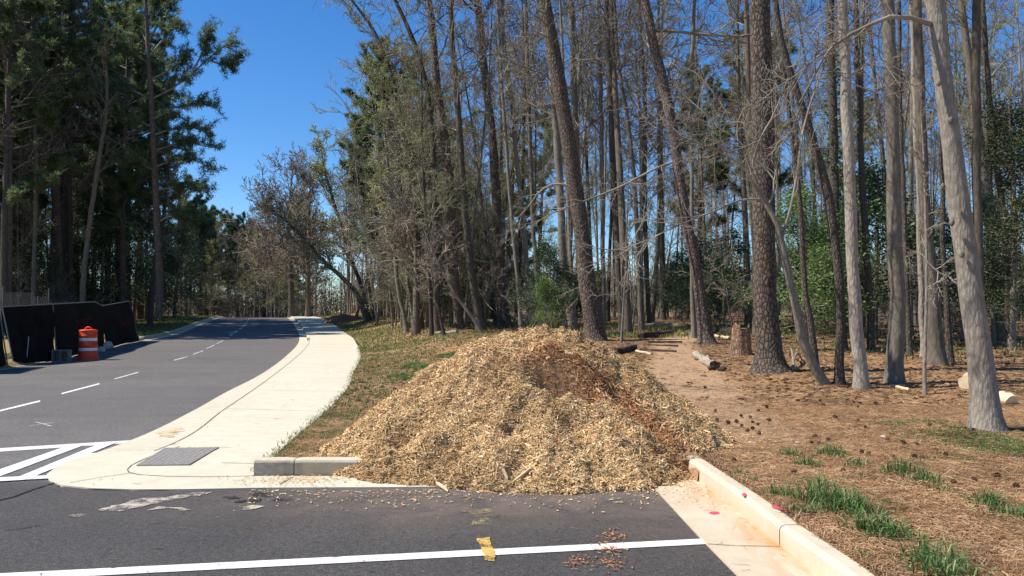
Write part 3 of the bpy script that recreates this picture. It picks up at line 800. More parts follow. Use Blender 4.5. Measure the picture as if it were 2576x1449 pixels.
# photo spot, radii on the plan in metres, turn, height: the dug-out hollow with its lip, the slipped seam, small scoops
_d = [((1415, 958), .26, .11, -.15, -.50), ((1400, 912), .42, .07, -.1, .11), ((1478, 985), .16, .10, -.5, -.16), ((1330, 1000), .32, .10, .1, .05),
      ((1590, 1030), .38, .08, -.75, -.15), ((1530, 1060), .30, .08, -.6, .05), ((1010, 1105), .30, .06, .2, -.06), ((1020, 1065), .35, .06, .2, .05),
      ((1425, 1085), .10, .07, 0, -.07), ((1075, 960), .16, .06, 0, -.06), ((1370, 878), .5, .05, -.05, .04), ((1170, 1120), .4, .06, .1, -.05), ((1600, 935), .12, .08, 0, -.04)]
_d = [(onpile(*a), b, c, d, e) for a, b, c, d, e in _d]
DENTS = [(p[0], p[1], b, c, d, e * 1.35) for p, b, c, d, e in _d]
REDS = [(onpile(*a), b, c, d, e) for a, b, c, d, e in [((1400, 915), .55, .10, -.1, 1.0), ((1500, 960), .30, .14, -.5, 1.0), ((1600, 1040), .30, .10, -.9, 1.1), ((1680, 1110), .20, .12, -.9, 1.1), ((1450, 1000), .25, .08, -.3, .8), ((1380, 845), .5, .2, 0, .22), ((1250, 880), .2, .06, 0, .5), ((1700, 1165), .2, .1, 0, .9)]]
gx = np.arange(-3.0, 3.6, .028); gy = np.arange(6.4, 12.2, .028)
X, Y = np.meshgrid(gx, gy); H = pile_h(X, Y) + .016 * vn(X, Y, 33, 5)
b_ = Buf(); idx = grid(X, gy)
base = PG(X, Y)
keep = (H > base - .04)
kq = keep.ravel()[idx].any(1)
b_.add(np.stack([X, Y, np.maximum(H, base - .04)], -1), idx[kq])
pile = thing('wood_chip_pile', (0, 0, 0), 'tall heap of fresh tan wood chips with red-brown patch at end of parking bay', 'wood chip pile')
b_.obj('mound', 'mound_core', pile)
def redness(x, y):
    r = 0
    for (p, rx, ry, ang, amp) in REDS:
        c, s = math.cos(ang), math.sin(ang)
        u_ = ((x-p[0])*c + (y-p[1])*s) / rx; v_ = (-(x-p[0])*s + (y-p[1])*c) / ry
        r = r + amp * np.exp(-(u_*u_ + v_*v_))
    return np.clip(r + .7 * vn(x, y, 5, 7) * (r > .15) + .15 * vn(x, y, 3, 8), 0, 1)
def chips(buf, x, y, z, nrm, ln, wd, tilt=.7, fold=.35):
    n = len(x)
    yaw = rng.uniform(0, 2*math.pi, n)
    N_ = nrm + rng.normal(0, tilt, (n, 3)); N_ /= np.linalg.norm(N_, axis=1, keepdims=True)
    N_[:, 2] = np.abs(N_[:, 2])
    T = np.stack([np.cos(yaw), np.sin(yaw), rng.normal(0, .2, n)], 1)
    T -= N_ * (T * N_).sum(1, keepdims=True); T /= np.linalg.norm(T, axis=1, keepdims=True)
    B = np.cross(N_, T)
    c = np.stack([x, y, z], 1)
    l = ln[:, None] / 2; w = wd[:, None] / 2
    t2 = rng.uniform(.35, 1, (n, 1)); up = N_ * (wd[:, None] * fold)
    v = np.stack([c - T*l - B*w*t2, c - T*l + up*.4, c - T*l*.9 + B*w, c + T*l - B*w, c + T*l + up, c + T*l*.85 + B*w*t2], 1)
    i = np.arange(n)[:, None] * 6
    q = np.concatenate([i + np.array([[0, 3, 4, 1]]), i + np.array([[1, 4, 5, 2]])])
    buf.add(v.reshape(-1, 3), q)
def norm_of(fn, x, y, e=.03):
    a = (fn(x + e, y) - fn(x - e, y)) / (2*e); b = (fn(x, y + e) - fn(x, y - e)) / (2*e)
    n = np.stack([-a, -b, np.ones_like(a)], 1); return n / np.linalg.norm(n, axis=1, keepdims=True)
n_ = 520000
x = rng.uniform(-2.9, 3.4, n_); y = rng.uniform(6.5, 10.6, n_)
h = pile_h(x, y); bz = PG(x, y)
ok = (h > bz + .0 + .0 * x) & ~((x > kerb_x(y)) & (x < kerb_x(y) + .16) & (h < .19) & (y < 8.35))
x, y, h = x[ok], y[ok], h[ok]
ln = np.clip(rng.lognormal(-4.05, .55, len(x)), .007, .12); wd = np.clip(ln * rng.uniform(.12, .45, len(x)), .004, .018)
b_ = Buf()
chips(b_, x, y, h + rng.uniform(0.0, .03, len(x)), norm_of(pile_h, x, y), ln, wd)
b_.attr['red'] = [np.repeat(redness(x, y), 6)]
dampf = np.clip(2.2 * vn(x, y, 1.9, 11) + 1.4 * vn(x, y, 5, 12) + .25 + .4*sm(8.3, 7.2, y) - .5*sm(8.4, 9.2, y), 0, 1)
b_.attr['damp'] = [np.repeat(dampf, 6)]
tag(b_.obj('loose_chips', 'chips', pile, False), kind='stuff')
# long shreds and bark strips in the pile
n_ = 7000
x = rng.uniform(-2.2, 2.6, n_); y = rng.uniform(7.0, 9.8, n_); h = pile_h(x, y); ok = h > PG(x, y) + .05
x, y, h = x[ok], y[ok], h[ok]
b_ = Buf(); chips(b_, x, y, h + .03, norm_of(pile_h, x, y), rng.uniform(.05, .20, len(x)), rng.uniform(.003, .007, len(x)), .3)
b_.attr['red'] = [np.repeat(rng.uniform(0, .6, len(x)), 6)]
b_.attr['damp'] = [np.zeros(len(x) * 6)]
tag(b_.obj('long_shreds', 'chips', pile, False), kind='stuff')
# chips strewn on asphalt, gutter and ground
def strewn(n, fx, fy, zf):
    x = fx(n); y = fy(n); z = zf(x, y) + .008
    b = Buf(); ln = rng.uniform(.010, .034, n)
    chips(b, x, y, z, np.tile([0, 0, 1.], (n, 1)), ln, ln * rng.uniform(.25, .5, n), .12)
    b.attr['red'] = [np.repeat(rng.uniform(0, .25, n), 6)]
    b.attr['damp'] = [np.zeros(n * 6)]
    return b
n1 = 650
b_ = strewn(n1, lambda n: rng.uniform(-2.3, 1.7, n), lambda n: 7.12 - np.abs(rng.normal(0, .30, n)) + .05, lambda x, y: 0*x + .004)
tag(b_.obj('strewn_chips', 'chips', None, False), 'pale chips strewn over asphalt along the foot of the heap', 'wood chips', None, 'stuff')
b_ = strewn(500, lambda n: rng.normal(1.5, .13, n), lambda n: 7.9 - np.abs(rng.normal(0, .45, n)), lambda x, y: 0*x + .016)
tag(b_.obj('strewn_chips', 'chips', None, False), 'wood chips lying in the gutter beside the right kerb', 'wood chips', None, 'stuff')
b_ = strewn(700, lambda n: rng.normal(2.35, .28, n), lambda n: rng.normal(8.9, .45, n), lambda x, y: np.maximum(G(x, y), .15))
tag(b_.obj('strewn_chips', 'chips', None, False), 'wood chips spilling onto pine straw behind the kerb end', 'wood chips', None, 'stuff')
b_ = strewn(500, lambda n: rng.normal(-2.0, .3, n), lambda n: rng.normal(7.55, .12, n), lambda x, y: 0*x + .014)
tag(b_.obj('strewn_chips', 'chips', None, False), 'wood chips on the pale gutter below the grey kerb', 'wood chips', None, 'stuff')
# red-brown crumbs on the lot by the white line
x = np.concatenate([rng.normal(hit(a, b_2, flat).x, .05, 60) for a, b_2 in [(1528, 1385), (1535, 1420), (1455, 1415), (1540, 1350)]])
y = np.concatenate([rng.normal(hit(a, b_2, flat).y, .08, 60) for a, b_2 in [(1528, 1385), (1535, 1420), (1455, 1415), (1540, 1350)]])
b_ = Buf(); chips(b_, x, y, 0*x + .012, np.tile([0, 0, 1.], (240, 1)), rng.uniform(.01, .035, 240), rng.uniform(.005, .012, 240), .1)
b_.attr['red'] = [np.ones(240 * 6)]; b_.attr['damp'] = [np.zeros(240 * 6)]
tag(b_.obj('bark_crumbs', 'chips', None, False), 'red-brown bark crumbs lying across the white stall line', 'bark crumbs', None, 'stuff')

def splinter(p, d, l, w, th, material, label, name='wood_splinter', cat='splinter'):
    d = Vector(d).normalized(); s_ = d.cross(Vector((0, 0, 1))).normalized(); u_ = s_.cross(d)
    b = Buf(); p = Vector(p); v = []
    for k, (t_, ww) in enumerate([(-.5, .3), (-.3, .9), (.1, 1), (.4, .6), (.5, .15)]):
        q = p + d * l * t_ + s_ * (.12 * w * math.sin(k * 2.1))
        for a, c in ((-1, -1), (1, -1), (1, 1), (-1, 1)): v.append(tuple(q + s_ * a * w * ww / 2 + u_ * c * th * ww / 2))
    i = np.arange(4)[:, None]; j = np.arange(4)[None, :]
    q4 = np.stack([i*4 + j, i*4 + (j+1) % 4, (i+1)*4 + (j+1) % 4, (i+1)*4 + j], -1).reshape(-1, 4)
    b.add(v, np.concatenate([q4, [[3, 2, 1, 0]], [[16, 17, 18, 19]]]))
    return tag(b.obj(name, material, None, False), label, cat)
p = hit(1112, 1232, flat); splinter((p.x, p.y, .03), (.16, -.28, -.05), .26, .035, .012, 'wood_cut', 'pale split splinter sticking out at foot of the chip heap, pointing down-right')
p = hit(1306, 1237, flat); splinter((p.x, p.y, .02), (1, .03, 0), .20, .03, .012, 'wood_cut', 'short pale flat splinter lying level on asphalt at foot of the heap')
for (a, b_2, l, dd, lab) in [(1740-1200+600-0, 1045, .16, (.6, -.3, -.2), 'pale broad slab of wood on the left flank of the chip heap'),
                       (1200, 1112, .34, (.12, -.3, -.22), 'long bent branch stub lying down the front of the chip heap'),
                       (1330, 1190, .42, (.30, .22, .18), 'brown stick slanting up across lower front of the chip heap'),
                       (1420, 890, .20, (.3, -.35, -.15), 'brown stub poking out above the hollow of the chip heap'),
                       (1268, 1195, .20, (-.1, .25, .2), 'thin upright stick low on the front of the chip heap')]:
    q = hit(a, b_2, lambda x, y: max(float(pile_h(x, y)), 0))
    splinter(tuple(q + Vector((0, 0, .03))), dd, l, .024, .018, 'wood_pale', lab, 'wood_stick', 'stick')

# ------------------------------------------------------------------ ground litter
def inview(x, y, m=1.06): return (np.abs(x) < .637 * y * m + .2)
def needles_on(n, y0, y1, ln, wd, name, material, label, wfun=None, bias=1.0):
    y = y0 + (y1 - y0) * rng.uniform(0, 1, n) ** bias; x = rng.uniform(-6, 12, n) * y / 10.0
    ok = inview(x, y) & (x > bound(y) + .03) & (pile_h(x, y) < G(x, y) + .02)
    if wfun is not None: ok &= rng.uniform(0, 1, n) < wfun(x, y)
    x, y = x[ok], y[ok]; n = len(x)
    z = G(x, y)
    yaw = rng.uniform(0, 2*math.pi, n); l = ln * rng.uniform(.5, 1.2, n)
    T = np.stack([np.cos(yaw), np.sin(yaw), rng.normal(.04, .13, n)], 1)
    B = np.stack([-np.sin(yaw), np.cos(yaw), rng.normal(0, .3, n)], 1)
    c = np.stack([x, y, z + rng.uniform(.004, .018, n)], 1)
    bend = rng.normal(0, .12, (n, 1)) * l[:, None]
    w = wd * rng.uniform(.6, 1.3, (n, 1))
    v = np.stack([c - T*l[:, None]/2 - B*w/2, c - T*l[:, None]/2 + B*w/2, c + B*(bend + w/2) + np.array([0, 0, .006]), c + B*(bend - w/2) + np.array([0, 0, .006]), c + T*l[:, None]/2 + B*w/2, c + T*l[:, None]/2 - B*w/2], 1)
    i = np.arange(n)[:, None] * 6
    b = Buf(); b.add(v.reshape(-1, 3), np.concatenate([i + np.array([[0, 3, 2, 1]]), i + np.array([[3, 5, 4, 2]])]))
    return tag(b.obj(name, material, None, False), label, 'pine straw' if 'straw' in material else 'leaf litter', None, 'stuff')
needles_on(260000, 4.0, 13, .13, .0042, 'pine_straw', 'straw', 'orange-brown pine straw covering the ground near the kerb', lambda x, y: 1 - .6 * path_mask(x, y), 1.2)
needles_on(90000, 12, 26, .15, .007, 'pine_straw', 'straw', 'pine straw around the feet of the front row of trees', lambda x, y: 1 - .7 * path_mask(x, y))
needles_on(60000, 12, 46, .11, .05, 'leaf_litter', 'dead_leaf', 'brown fallen leaves on the floor of the woods', lambda x, y: .9 - .85*path_mask(x, y))

def blades(buf, x, y, z, hgt, wid, lean=.5, segs=2):
    n = len(x); yaw = rng.uniform(0, 2*math.pi, n)
    Dv = np.stack([np.cos(yaw), np.sin(yaw), 0*yaw], 1); S = np.stack([-np.sin(yaw), np.cos(yaw), 0*yaw], 1)
    c = np.stack([x, y, z], 1); h_ = hgt[:, None]; w = wid[:, None] / 2
    ln_ = np.abs(rng.normal(lean, .3, (n, 1)))
    mid = c + Dv * h_ * ln_ * .35 + np.array([0, 0, 1.]) * h_ * .62
    tip = c + Dv * h_ * ln_ * 1.05 + np.array([0, 0, 1.]) * h_ * (1.05 - .35 * np.minimum(ln_, 1.4))
    v = np.stack([c - S*w, c + S*w, mid + S*w*.8, mid - S*w*.8, tip], 1)
    i = np.arange(n)[:, None] * 5
    buf.add(v.reshape(-1, 3), i + np.array([[0, 1, 2, 3]]), i + np.array([[3, 2, 4]]))
# turf on the verges
def turf(n, xr, yr, w, hmu, wid, name, material, label, biasy=1.0):
    y = yr[0] + (yr[1] - yr[0]) * rng.uniform(0, 1, n)**biasy; x = rng.uniform(xr[0], xr[1], n)
    d = x - bound(y)
    ok = (d > .0) & inview(x, y) & (rng.uniform(0, 1, n) < w(x, y)) & (pile_h(x, y) < G(x, y) + .04)
    x, y = x[ok], y[ok]
    b = Buf(); blades(b, x, y, G(x, y), hmu * rng.uniform(.4, 1.4, len(x)), wid * rng.uniform(.6, 1.4, len(x)), .8)
    return tag(b.obj(name, material, None, False), label, 'grass', None, 'stuff')
def patchy(s, seed, lo, hi): return lambda x, y: sm(lo, hi, vn(x, y, s, seed) + .5 * vn(x, y, s*3, seed + 1))
turf(26000, (-2.8, -.9), (7.9, 12.5), lambda x, y: (1 - sm(.3, 1.3, x - bound(y))) * patchy(1.6, 21, -.35, .25)(x, y), .045, .006, 'grass', 'lawn', 'short thin green grass between the ramp and the chip heap')
turf(60000, (-9, 0), (12, 34), lambda x, y: .7*sm(.05, .4, patchy(.55, 23, -.3, .35)(x, y) - .25*sm(2.5, 7, x - bound(y))), .06, .016, 'grass', 'lawn', 'patchy grass on the verge beside the sidewalk')
turf(60000, (-22, -2), (30, 95), lambda x, y: (1 - sm(2, 5, x - bound(y))), .09, .04, 'grass', 'lawn', 'mown grass strip along the sidewalk towards the crest')
turf(26000, (-2.8, .5), (16, 24), lambda x, y: patchy(.9, 29, .02, .25)(x, y), .10, .012, 'grass', 'groundcover', 'bright green grass patch left of the chip heap')
# ground cover at the right edge and in the woods
def cover(n, pts, wid, hmu, bw, material, name, label, cat='ground cover'):
    P = [hit(a, b) for a, b, *_ in pts]
    xs_, ys_ = [], []
    for p, q in zip(P, pts):
        rx, ry, k = q[2], q[3], q[4]
        xs_.append(rng.normal(p.x, rx, k)); ys_.append(rng.normal(p.y, ry, k))
    x = np.concatenate(xs_); y = np.concatenate(ys_); ok = (x > bound(y) + .02); x, y = x[ok], y[ok]
    b = Buf(); blades(b, x, y, G(x, y), hmu * rng.uniform(.4, 1.4, len(x)), bw * rng.uniform(.6, 1.4, len(x)), 1.0)
    return tag(b.obj(name, material, None, False), label, cat, None, 'stuff')
cover(0, [(2420, 1095, .35, .22, 1500), (2500, 1115, .35, .20, 2600), (2560, 1135, .3, .2, 2600), (2460, 1080, .25, .1, 700), (2330, 1062, .16, .12, 500), (2245, 1066, .14, .12, 450), (2385, 1150, .2, .15, 200)], 0, .035, .008, 'groundcover', 'ground_cover', 'low bright green ground cover near the pale leaning trunk')
cover(0, [(1560, 825, 2.2, 2.0, 3000), (1700, 822, 1.2, 2.0, 2500), (1620, 845, 1.6, .8, 1500), (1200, 815, 4, 3, 3000), (1050, 820, 3, 3, 1500), (2000, 835, 3, 2.5, 1500), (2400, 880, 2.5, 2, 1000), (1370, 818, 3, 2, 1500)], 0, .14, .03, 'lawn', 'undergrowth', 'weedy green undergrowth between the trunks of the woods')
# left verge grass
n_ = 60000; y = rng.uniform(39, 100, n_); x = x_left(y) - np.abs(rng.uniform(0.1, 7, n_))
b_ = Buf(); blades(b_, x, y, G(x, y), .10 * rng.uniform(.4, 1.4, n_), .05 + 0*x, .8)
tag(b_.obj('grass', 'lawn', None, False), 'grass strip left of the road beyond the black fence', 'grass', None, 'stuff')
n_ = 9000; y = rng.uniform(19, 26, n_); x = x_left(y) - rng.uniform(.7, 4, n_)
b_ = Buf(); blades(b_, x, y, G(x, y), .10 * rng.uniform(.4, 1.4, n_), .02 + 0*x, .8)
tag(b_.obj('grass', 'lawn', None, False), 'sliver of sunlit grass seen through the gap in the black fence', 'grass', None, 'stuff')

# grass tufts
tufts = [(1985, 1146, .13, .10, 'tall', 'first tuft of the row behind the kerb'), (2031, 1172, .13, .10, 'low', 'low tuft just below the tuft row'), (2092, 1143, .17, .11, 'tall', 'spiky tuft at the right end of the first row'),
  (1922, 1168, .07, .06, 'small', 'small tuft near the kerb end'), (2153, 1174, .12, .10, 'mid', 'tuft beside the pink tape'), (2165, 1196, .09, .05, 'small', 'small tuft below the one by the pink tape'),
  (2262, 1190, .15, .16, 'tall', 'tall tuft at upper end of the long slanting clump'), (2318, 1212, .15, .13, 'mid', 'middle tuft of the long slanting clump'), (2364, 1236, .13, .09, 'small', 'lower end tuft of the long slanting clump'),
  (1854, 1194, .10, .08, 'mid', 'tuft against the back of the kerb nearest the chip heap'), (1900, 1212, .10, .07, 'small', 'low grass along the back of the kerb, second from the heap'), (1968, 1248, .14, .10, 'mid', 'tuft touching the kerb left of the biggest tuft'),
  (2072, 1262, .19, .21, 'tall', 'biggest and tallest grass tuft, in front of the trees'), (2130, 1288, .22, .15, 'tall', 'broad dark tuft joined to right side of the biggest tuft'), (2236, 1268, .08, .07, 'small', 'small round tuft right of the broad dark tuft'),
  (2200, 1338, .20, .13, 'tall', 'wide spreading tuft with blades flopping right'), (2250, 1352, .14, .10, 'mid', 'tuft joined to right of the wide spreading tuft'), (2010, 1290, .12, .08, 'mid', 'low tuft beside the pink kerb mark'),
  (2336, 1412, .17, .15, 'tall', 'upright tuft near the bottom right of the ground'), (2372, 1446, .18, .12, 'tall', 'tuft at the bottom edge of the ground'), (2482, 1270, .14, .13, 'mid', 'tuft near the right edge, upper one'),
  (2520, 1296, .13, .10, 'mid', 'middle tuft of the three near the right edge'), (2568, 1306, .11, .11, 'mid', 'tuft cut by the right edge of the view'), (2160, 1404, .10, .06, 'small', 'sparse low tuft between kerb and the bottom tufts')]
for k, (px, py, r, hh, kind, lab) in enumerate(tufts):
    p = hit(px, py); n = int(95 * (r / .13)**2 * (1 if kind != 'small' else .6))
    x = rng.normal(p.x, r * .55, n); y = rng.normal(p.y, r * .42, n); ok = x > bound(y) + .02; x, y = x[ok], y[ok]
    b = Buf(); rr = np.hypot((x - p.x) / r, (y - p.y) / r)
    blades(b, x - p.x, y - p.y, G(x, y) - p.z, hh * rng.uniform(.3, 1.35, len(x)) * np.clip(1.2 - .5 * rr, .4, 1.2), rng.uniform(.005, .011, len(x)), .95)
    o = b.obj('grass_tuft', 'grass_blade', None, False); o.location = p
    tag(o, 'green ' + lab if not lab.startswith(('tall', 'small', 'low', 'spiky', 'biggest', 'broad', 'wide')) else lab + ', green', 'grass tuft', 'grass tufts behind the right kerb')

# pine cones
def cone_mesh(seed):
    r = random.Random(seed); b = Buf()
    core = [(.002, -.045), (.014, -.035), (.02, -.01), (.016, .015), (.006, .036)]
    b.lathe(core, 8)
    for ring in range(7):
        t_ = ring / 6; z0 = -.036 + .068 * t_; rad = .033 * math.sin(math.pi * (.22 + .66 * t_)); k = 8 if ring < 5 else 6
        for j in range(k):
            a = 2*math.pi * (j + .5 * (ring % 2)) / k + r.uniform(-.1, .1); c, s_ = math.cos(a), math.sin(a)
            w = .0095; o_ = rad * r.uniform(.9, 1.15)
            v = [(c*.010 - s_*w*.4, s_*.010 + c*w*.4, z0), (c*.010 + s_*w*.4, s_*.010 - c*w*.4, z0), (c*o_ + s_*w, s_*o_ - c*w, z0 + .007), (c*o_*1.08, s_*o_*1.08, z0 + .013), (c*o_ - s_*w, s_*o_ + c*w, z0 + .007), (c*o_*.95, s_*o_*.95, z0 + .002)]
            b.add(v, [[0, 1, 2, 5], [0, 5, 4, 0]][:1], [[5, 2, 3], [5, 3, 4], [0, 5, 4], [2, 4, 3]])
    return b.mesh('pine_cone', 'cone_brown', False)
cmeshes = [cone_mesh(i) for i in range(4)]
conepx = [(1799, 1038), (1774, 978), (1961, 983), (1766, 1055), (1804, 1061), (1832, 1067), (1853, 1065), (1865, 1050), (1887, 1053), (1893, 1066), (1908, 1036), (1907, 1072), (1866, 1075), (1880, 1087), (1893, 1082), (1909, 1094), (1935, 1061),
  (2050, 1102), (2059, 1119), (2042, 1118), (2084, 1111), (2100, 1053), (2158, 1061), (2177, 1079), (2101, 1054), (2158, 1027), (2203, 1018), (2070, 1021), (2064, 1012), (2062, 1003), (2006, 1012), (2029, 1011), (2147, 1015), (2233, 1111), (2272, 1118), (2305, 1122), (2354, 1137), (2379, 1150), (2168, 1143), (2184, 1146), (2301, 1155), (2318, 1156),
  (2247, 1154), (2397, 1218), (2451, 1212), (2508, 1204), (2556, 1230), (2338, 1074), (2449, 1087), (1847, 1163), (1996, 1192), (2121, 1190), (1830, 1104), (1929, 1028)]
b_pos = [(p_, hit(*p_)) for p_ in conepx]
zones_c = lambda px, py: ('between the chip heap and the scaly pine' if px < 1960 and py < 1100 else 'near the tuft row behind the kerb' if px < 2215 and py >= 1100 else 'in front of the slim grey trunks' if py < 1100 else 'on open pine straw towards the right edge')
byz = {}
for q in b_pos: byz.setdefault(zones_c(*q[0]), []).append(q)
k = 0
for zn, lst in byz.items():
    lst.sort(key=lambda q: (q[0][0], q[0][1]))
    for i, (pp_, p) in enumerate(lst):
        o = bpy.data.objects.new('pine_cone', cmeshes[k % 4]); COL.objects.link(o); k += 1
        o.location = p + Vector((0, 0, .026)); o.rotation_euler = (random.uniform(.9, 2.2), random.uniform(-.4, .4), random.uniform(0, 6.28))
        s_ = random.uniform(.5, .78); o.scale = (s_, s_, s_)
        tag(o, f'brown pine cone {zn}, {ORD[i]} from the left', 'pine cone', 'pine cones on the pine straw')
def rock(name, px, py, size, material, label, cat, seed=0, fn=None, z=None):
    import bmesh
    bm = bmesh.new(); bmesh.ops.create_icosphere(bm, subdivisions=3, radius=1)
    r = random.Random(seed); dirs = [(Vector((r.uniform(-1, 1), r.uniform(-1, 1), r.uniform(-1, 1))).normalized(), r.uniform(.55, .9)) for _ in range(9)]
    for v in bm.verts:
        for d, c in dirs:
            e = v.co.dot(d)
            if e > c: v.co -= d * (e - c) * .9
        v.co = Vector((v.co.x * size[0], v.co.y * size[1], v.co.z * size[2]))
    me = bpy.data.meshes.new(name); bm.to_mesh(me); bm.free(); me.materials.append(M[material])
    o = bpy.data.objects.new(name, me); COL.objects.link(o)
    p = hit(px, py, fn); o.location = p + Vector((0, 0, size[2] * .5)); o.rotation_euler = (0, 0, r.uniform(0, 6))
    return tag(o, label, cat)
rock('stone', 2006, 1116, (.035, .03, .02), 'clay_rock', 'cream stone beside the pine cones above the tuft row', 'stone', 1)
rock('stone', 2222, 1102, (.045, .035, .02), 'rock', 'flat pale grey stone on pine straw in front of the slim trunks', 'stone', 2)
rock('stone', 1757, 1212, (.03, .03, .022), 'clay_rock', 'lump of pale clay against the kerb in the gutter', 'stone', 3, flat)
rock('stone', 1699, 1268, (.016, .014, .010), 'rock', 'small pebble on gutter near the asphalt edge', 'stone', 4, flat)
rock('stone', 1672, 1248, (.02, .016, .012), 'stump_wood', 'brown pebble on the edge of gutter and asphalt', 'stone', 5, flat)
rock('rubble', 250, 884, (.30, .22, .13), 'rock', 'low grey rubble lump beside the orange barrel', 'rubble', 6, flat)
rock('rubble', 272, 878, (.28, .2, .22), 'rock', 'taller grey rubble lump behind the low one by the fence foot', 'rubble', 7, flat)
p = hit(2080, 1183); splinter((p.x, p.y, p.z + .02), (1, .1, 0), .10, .02, .004, 'pink_tape', 'scrap of pink marking tape on the ground among the tufts', 'marking_tape', 'tape')

# ------------------------------------------------------------------ fence, barrel, block
def quadmesh(cor, nu, nv, wob=0.0):
    b = Buf(); c = [Vector(p) for p in cor]; v = []
    for j in range(nv + 1):
        for i in range(nu + 1):
            u_, w_ = i / nu, j / nv
            p = c[0].lerp(c[1], u_).lerp(c[3].lerp(c[2], u_), w_)
            k = math.sin(u_ * 9 + w_ * 3) * math.sin(w_ * 5 + 1) * wob
            v.append((p.x + k, p.y + k * .3, p.z))
    i = np.arange(nv)[:, None]; j = np.arange(nu)[None, :]; m = nu + 1
    b.add(v, np.stack([i*m + j, i*m + j + 1, (i+1)*m + j + 1, (i+1)*m + j], -1).reshape(-1, 4))
    return b
fence = thing('construction_fence', hit(140, 908, flat), 'sagging temporary fence panels wrapped in black mesh beside the road', 'fence')
FO = Vector(fence.location)
FB = lambda px, py: hit(px, py, lambda x, y: float(elev(y)) + .03) - FO
def FT(px, py, bot, back=.12): return at(px, py, (bot + FO).y + back) - FO
bl0, bl1, bl2, bl3 = FB(32, 918), FB(140, 907), FB(236, 882), FB(349, 857)
t0, t1, t2, t3 = FT(3, 773, bl0), FT(130, 766, bl1), FT(236, 760, bl2), FT(323, 758, bl3)
t2b = FT(256, 770, bl2 + (bl3 - bl2) * .2)
quadmesh([bl0, bl1, t1, t0], 26, 14, .07).obj('mesh_panel', 'fabric_black', fence)
quadmesh([bl1, bl2, t2, t1], 26, 14, .06).obj('mesh_panel', 'fabric_black', fence)
bm_ = bl2 + (bl3 - bl2) * .2
quadmesh([bl2, bm_, t2b, t2], 4, 8, .0).obj('mesh_panel', 'fabric_black', fence)
quadmesh([bm_, bl3, t3, t2b], 26, 14, .07).obj('mesh_panel', 'fabric_black', fence)
sl0, sl1 = FB(-70, 940), FB(17, 922)
quadmesh([sl0, sl1, FT(-6, 776, sl1), FT(-90, 780, sl0)], 8, 6, .03).obj('mesh_panel', 'fabric_black', fence)
for (a, b) in [(t0, t1), (t1, t2), (t2, t2b), (t2b, t3), (bl0, t0), (bl3, t3), (bl1, t1), (FT(-90, 780, sl0), FT(-6, 776, sl1)), (sl1, FT(-6, 776, sl1))]:
    bb = Buf(); off = Vector((.03, 0, .01)); bb.tube([a + off, (a + b) / 2 + off, b + off], [.02, .02, .02], 6); bb.obj('frame_tube', 'wire_grey', fence)
# brace rod
a = FB(53, 914) + Vector((.15, 0, 0)); d = at(72, 847, (a + FO).y + .2) - FO
bb = Buf(); bb.tube([a, (a + d) / 2, d], [.018] * 3, 6); bb.obj('brace', 'galv', fence)
def text(s_, size, cor, parent, material, name):
    """flat lettering laid on a panel: cor = lower-left, lower-right, upper-left points"""
    cu = bpy.data.curves.new(name, 'FONT'); cu.body = s_; cu.size = 1; cu.extrude = .002
    tmp = bpy.data.objects.new('tmp', cu); COL.objects.link(tmp)
    bpy.context.view_layer.update()
    me = bpy.data.meshes.new_from_object(tmp.evaluated_get(bpy.context.evaluated_depsgraph_get()))
    bpy.data.objects.remove(tmp)
    xs_ = [v.co.x for v in me.vertices]; ys_ = [v.co.y for v in me.vertices]
    w_, h_ = max(xs_), max(ys_)
    A, B, C_ = [Vector(c) for c in cor]; U = B - A; V_ = C_ - A; n = U.cross(V_).normalized()
    for v in me.vertices:
        v.co = A + U * (v.co.x / w_) + V_ * (v.co.y / h_) + n * (.09 + v.co.z)
    me.materials.clear(); me.materials.append(M[material])
    o = bpy.data.objects.new(name, me); COL.objects.link(o); o.parent = parent
    return o
def onpanel(u_, w_, A, B, C_, D_): return A.lerp(B, u_).lerp(D_.lerp(C_, u_), w_) + Vector((.05, -.02, 0))
q = (bl1, bl2, t2, t1)
text('NFC', 1, [onpanel(.40, .50, *q), onpanel(.84, .50, *q), onpanel(.40, .70, *q)], fence, 'letter_red', 'lettering')
q = (bm_, bl3, t3, t2b)
text('NFC', 1, [onpanel(.42, .42, *q), onpanel(.80, .42, *q), onpanel(.42, .60, *q)], fence, 'letter_red', 'lettering')
# chain link standing behind
cl = thing('chain_link_fence', hit(60, 860, lambda x, y: float(elev(y))), 'grey chain link netting and posts standing behind the black fence', 'fence')
CO = Vector(cl.location); yb = CO.y + 2.5
b_ = Buf()
for k in range(70):
    px0 = -60 + k * 4.4
    for s_ in (1, -1):
        top_y = lambda px: float(np.interp(px, [-60, 60, 130, 200, 320], [722, 728, 748, 766, 775]))
        pts = []
        for m_ in range(12):
            px = px0 + s_ * m_ * 6; py = 850 - m_ * 11.5
            if py < top_y(px): break
            pts.append(at(px, py, yb + px * .012) - CO)
        for i in range(len(pts) - 1): b_.tube([pts[i], pts[i+1]], [.006, .006], 3)
b_.obj('netting', 'wire_grey', cl)
for px, py in [(96, 745), (123, 725), (8, 720)]:
    bb = Buf(); a = at(px, py, yb + px * .012) - CO; g0 = Vector((a.x, a.y, -CO.z + float(G(a.x + CO.x, a.y + CO.y))))
    bb.tube([g0, (g0 + a) / 2, a], [.03] * 3, 8); bb.obj('post', 'wire_grey', cl)

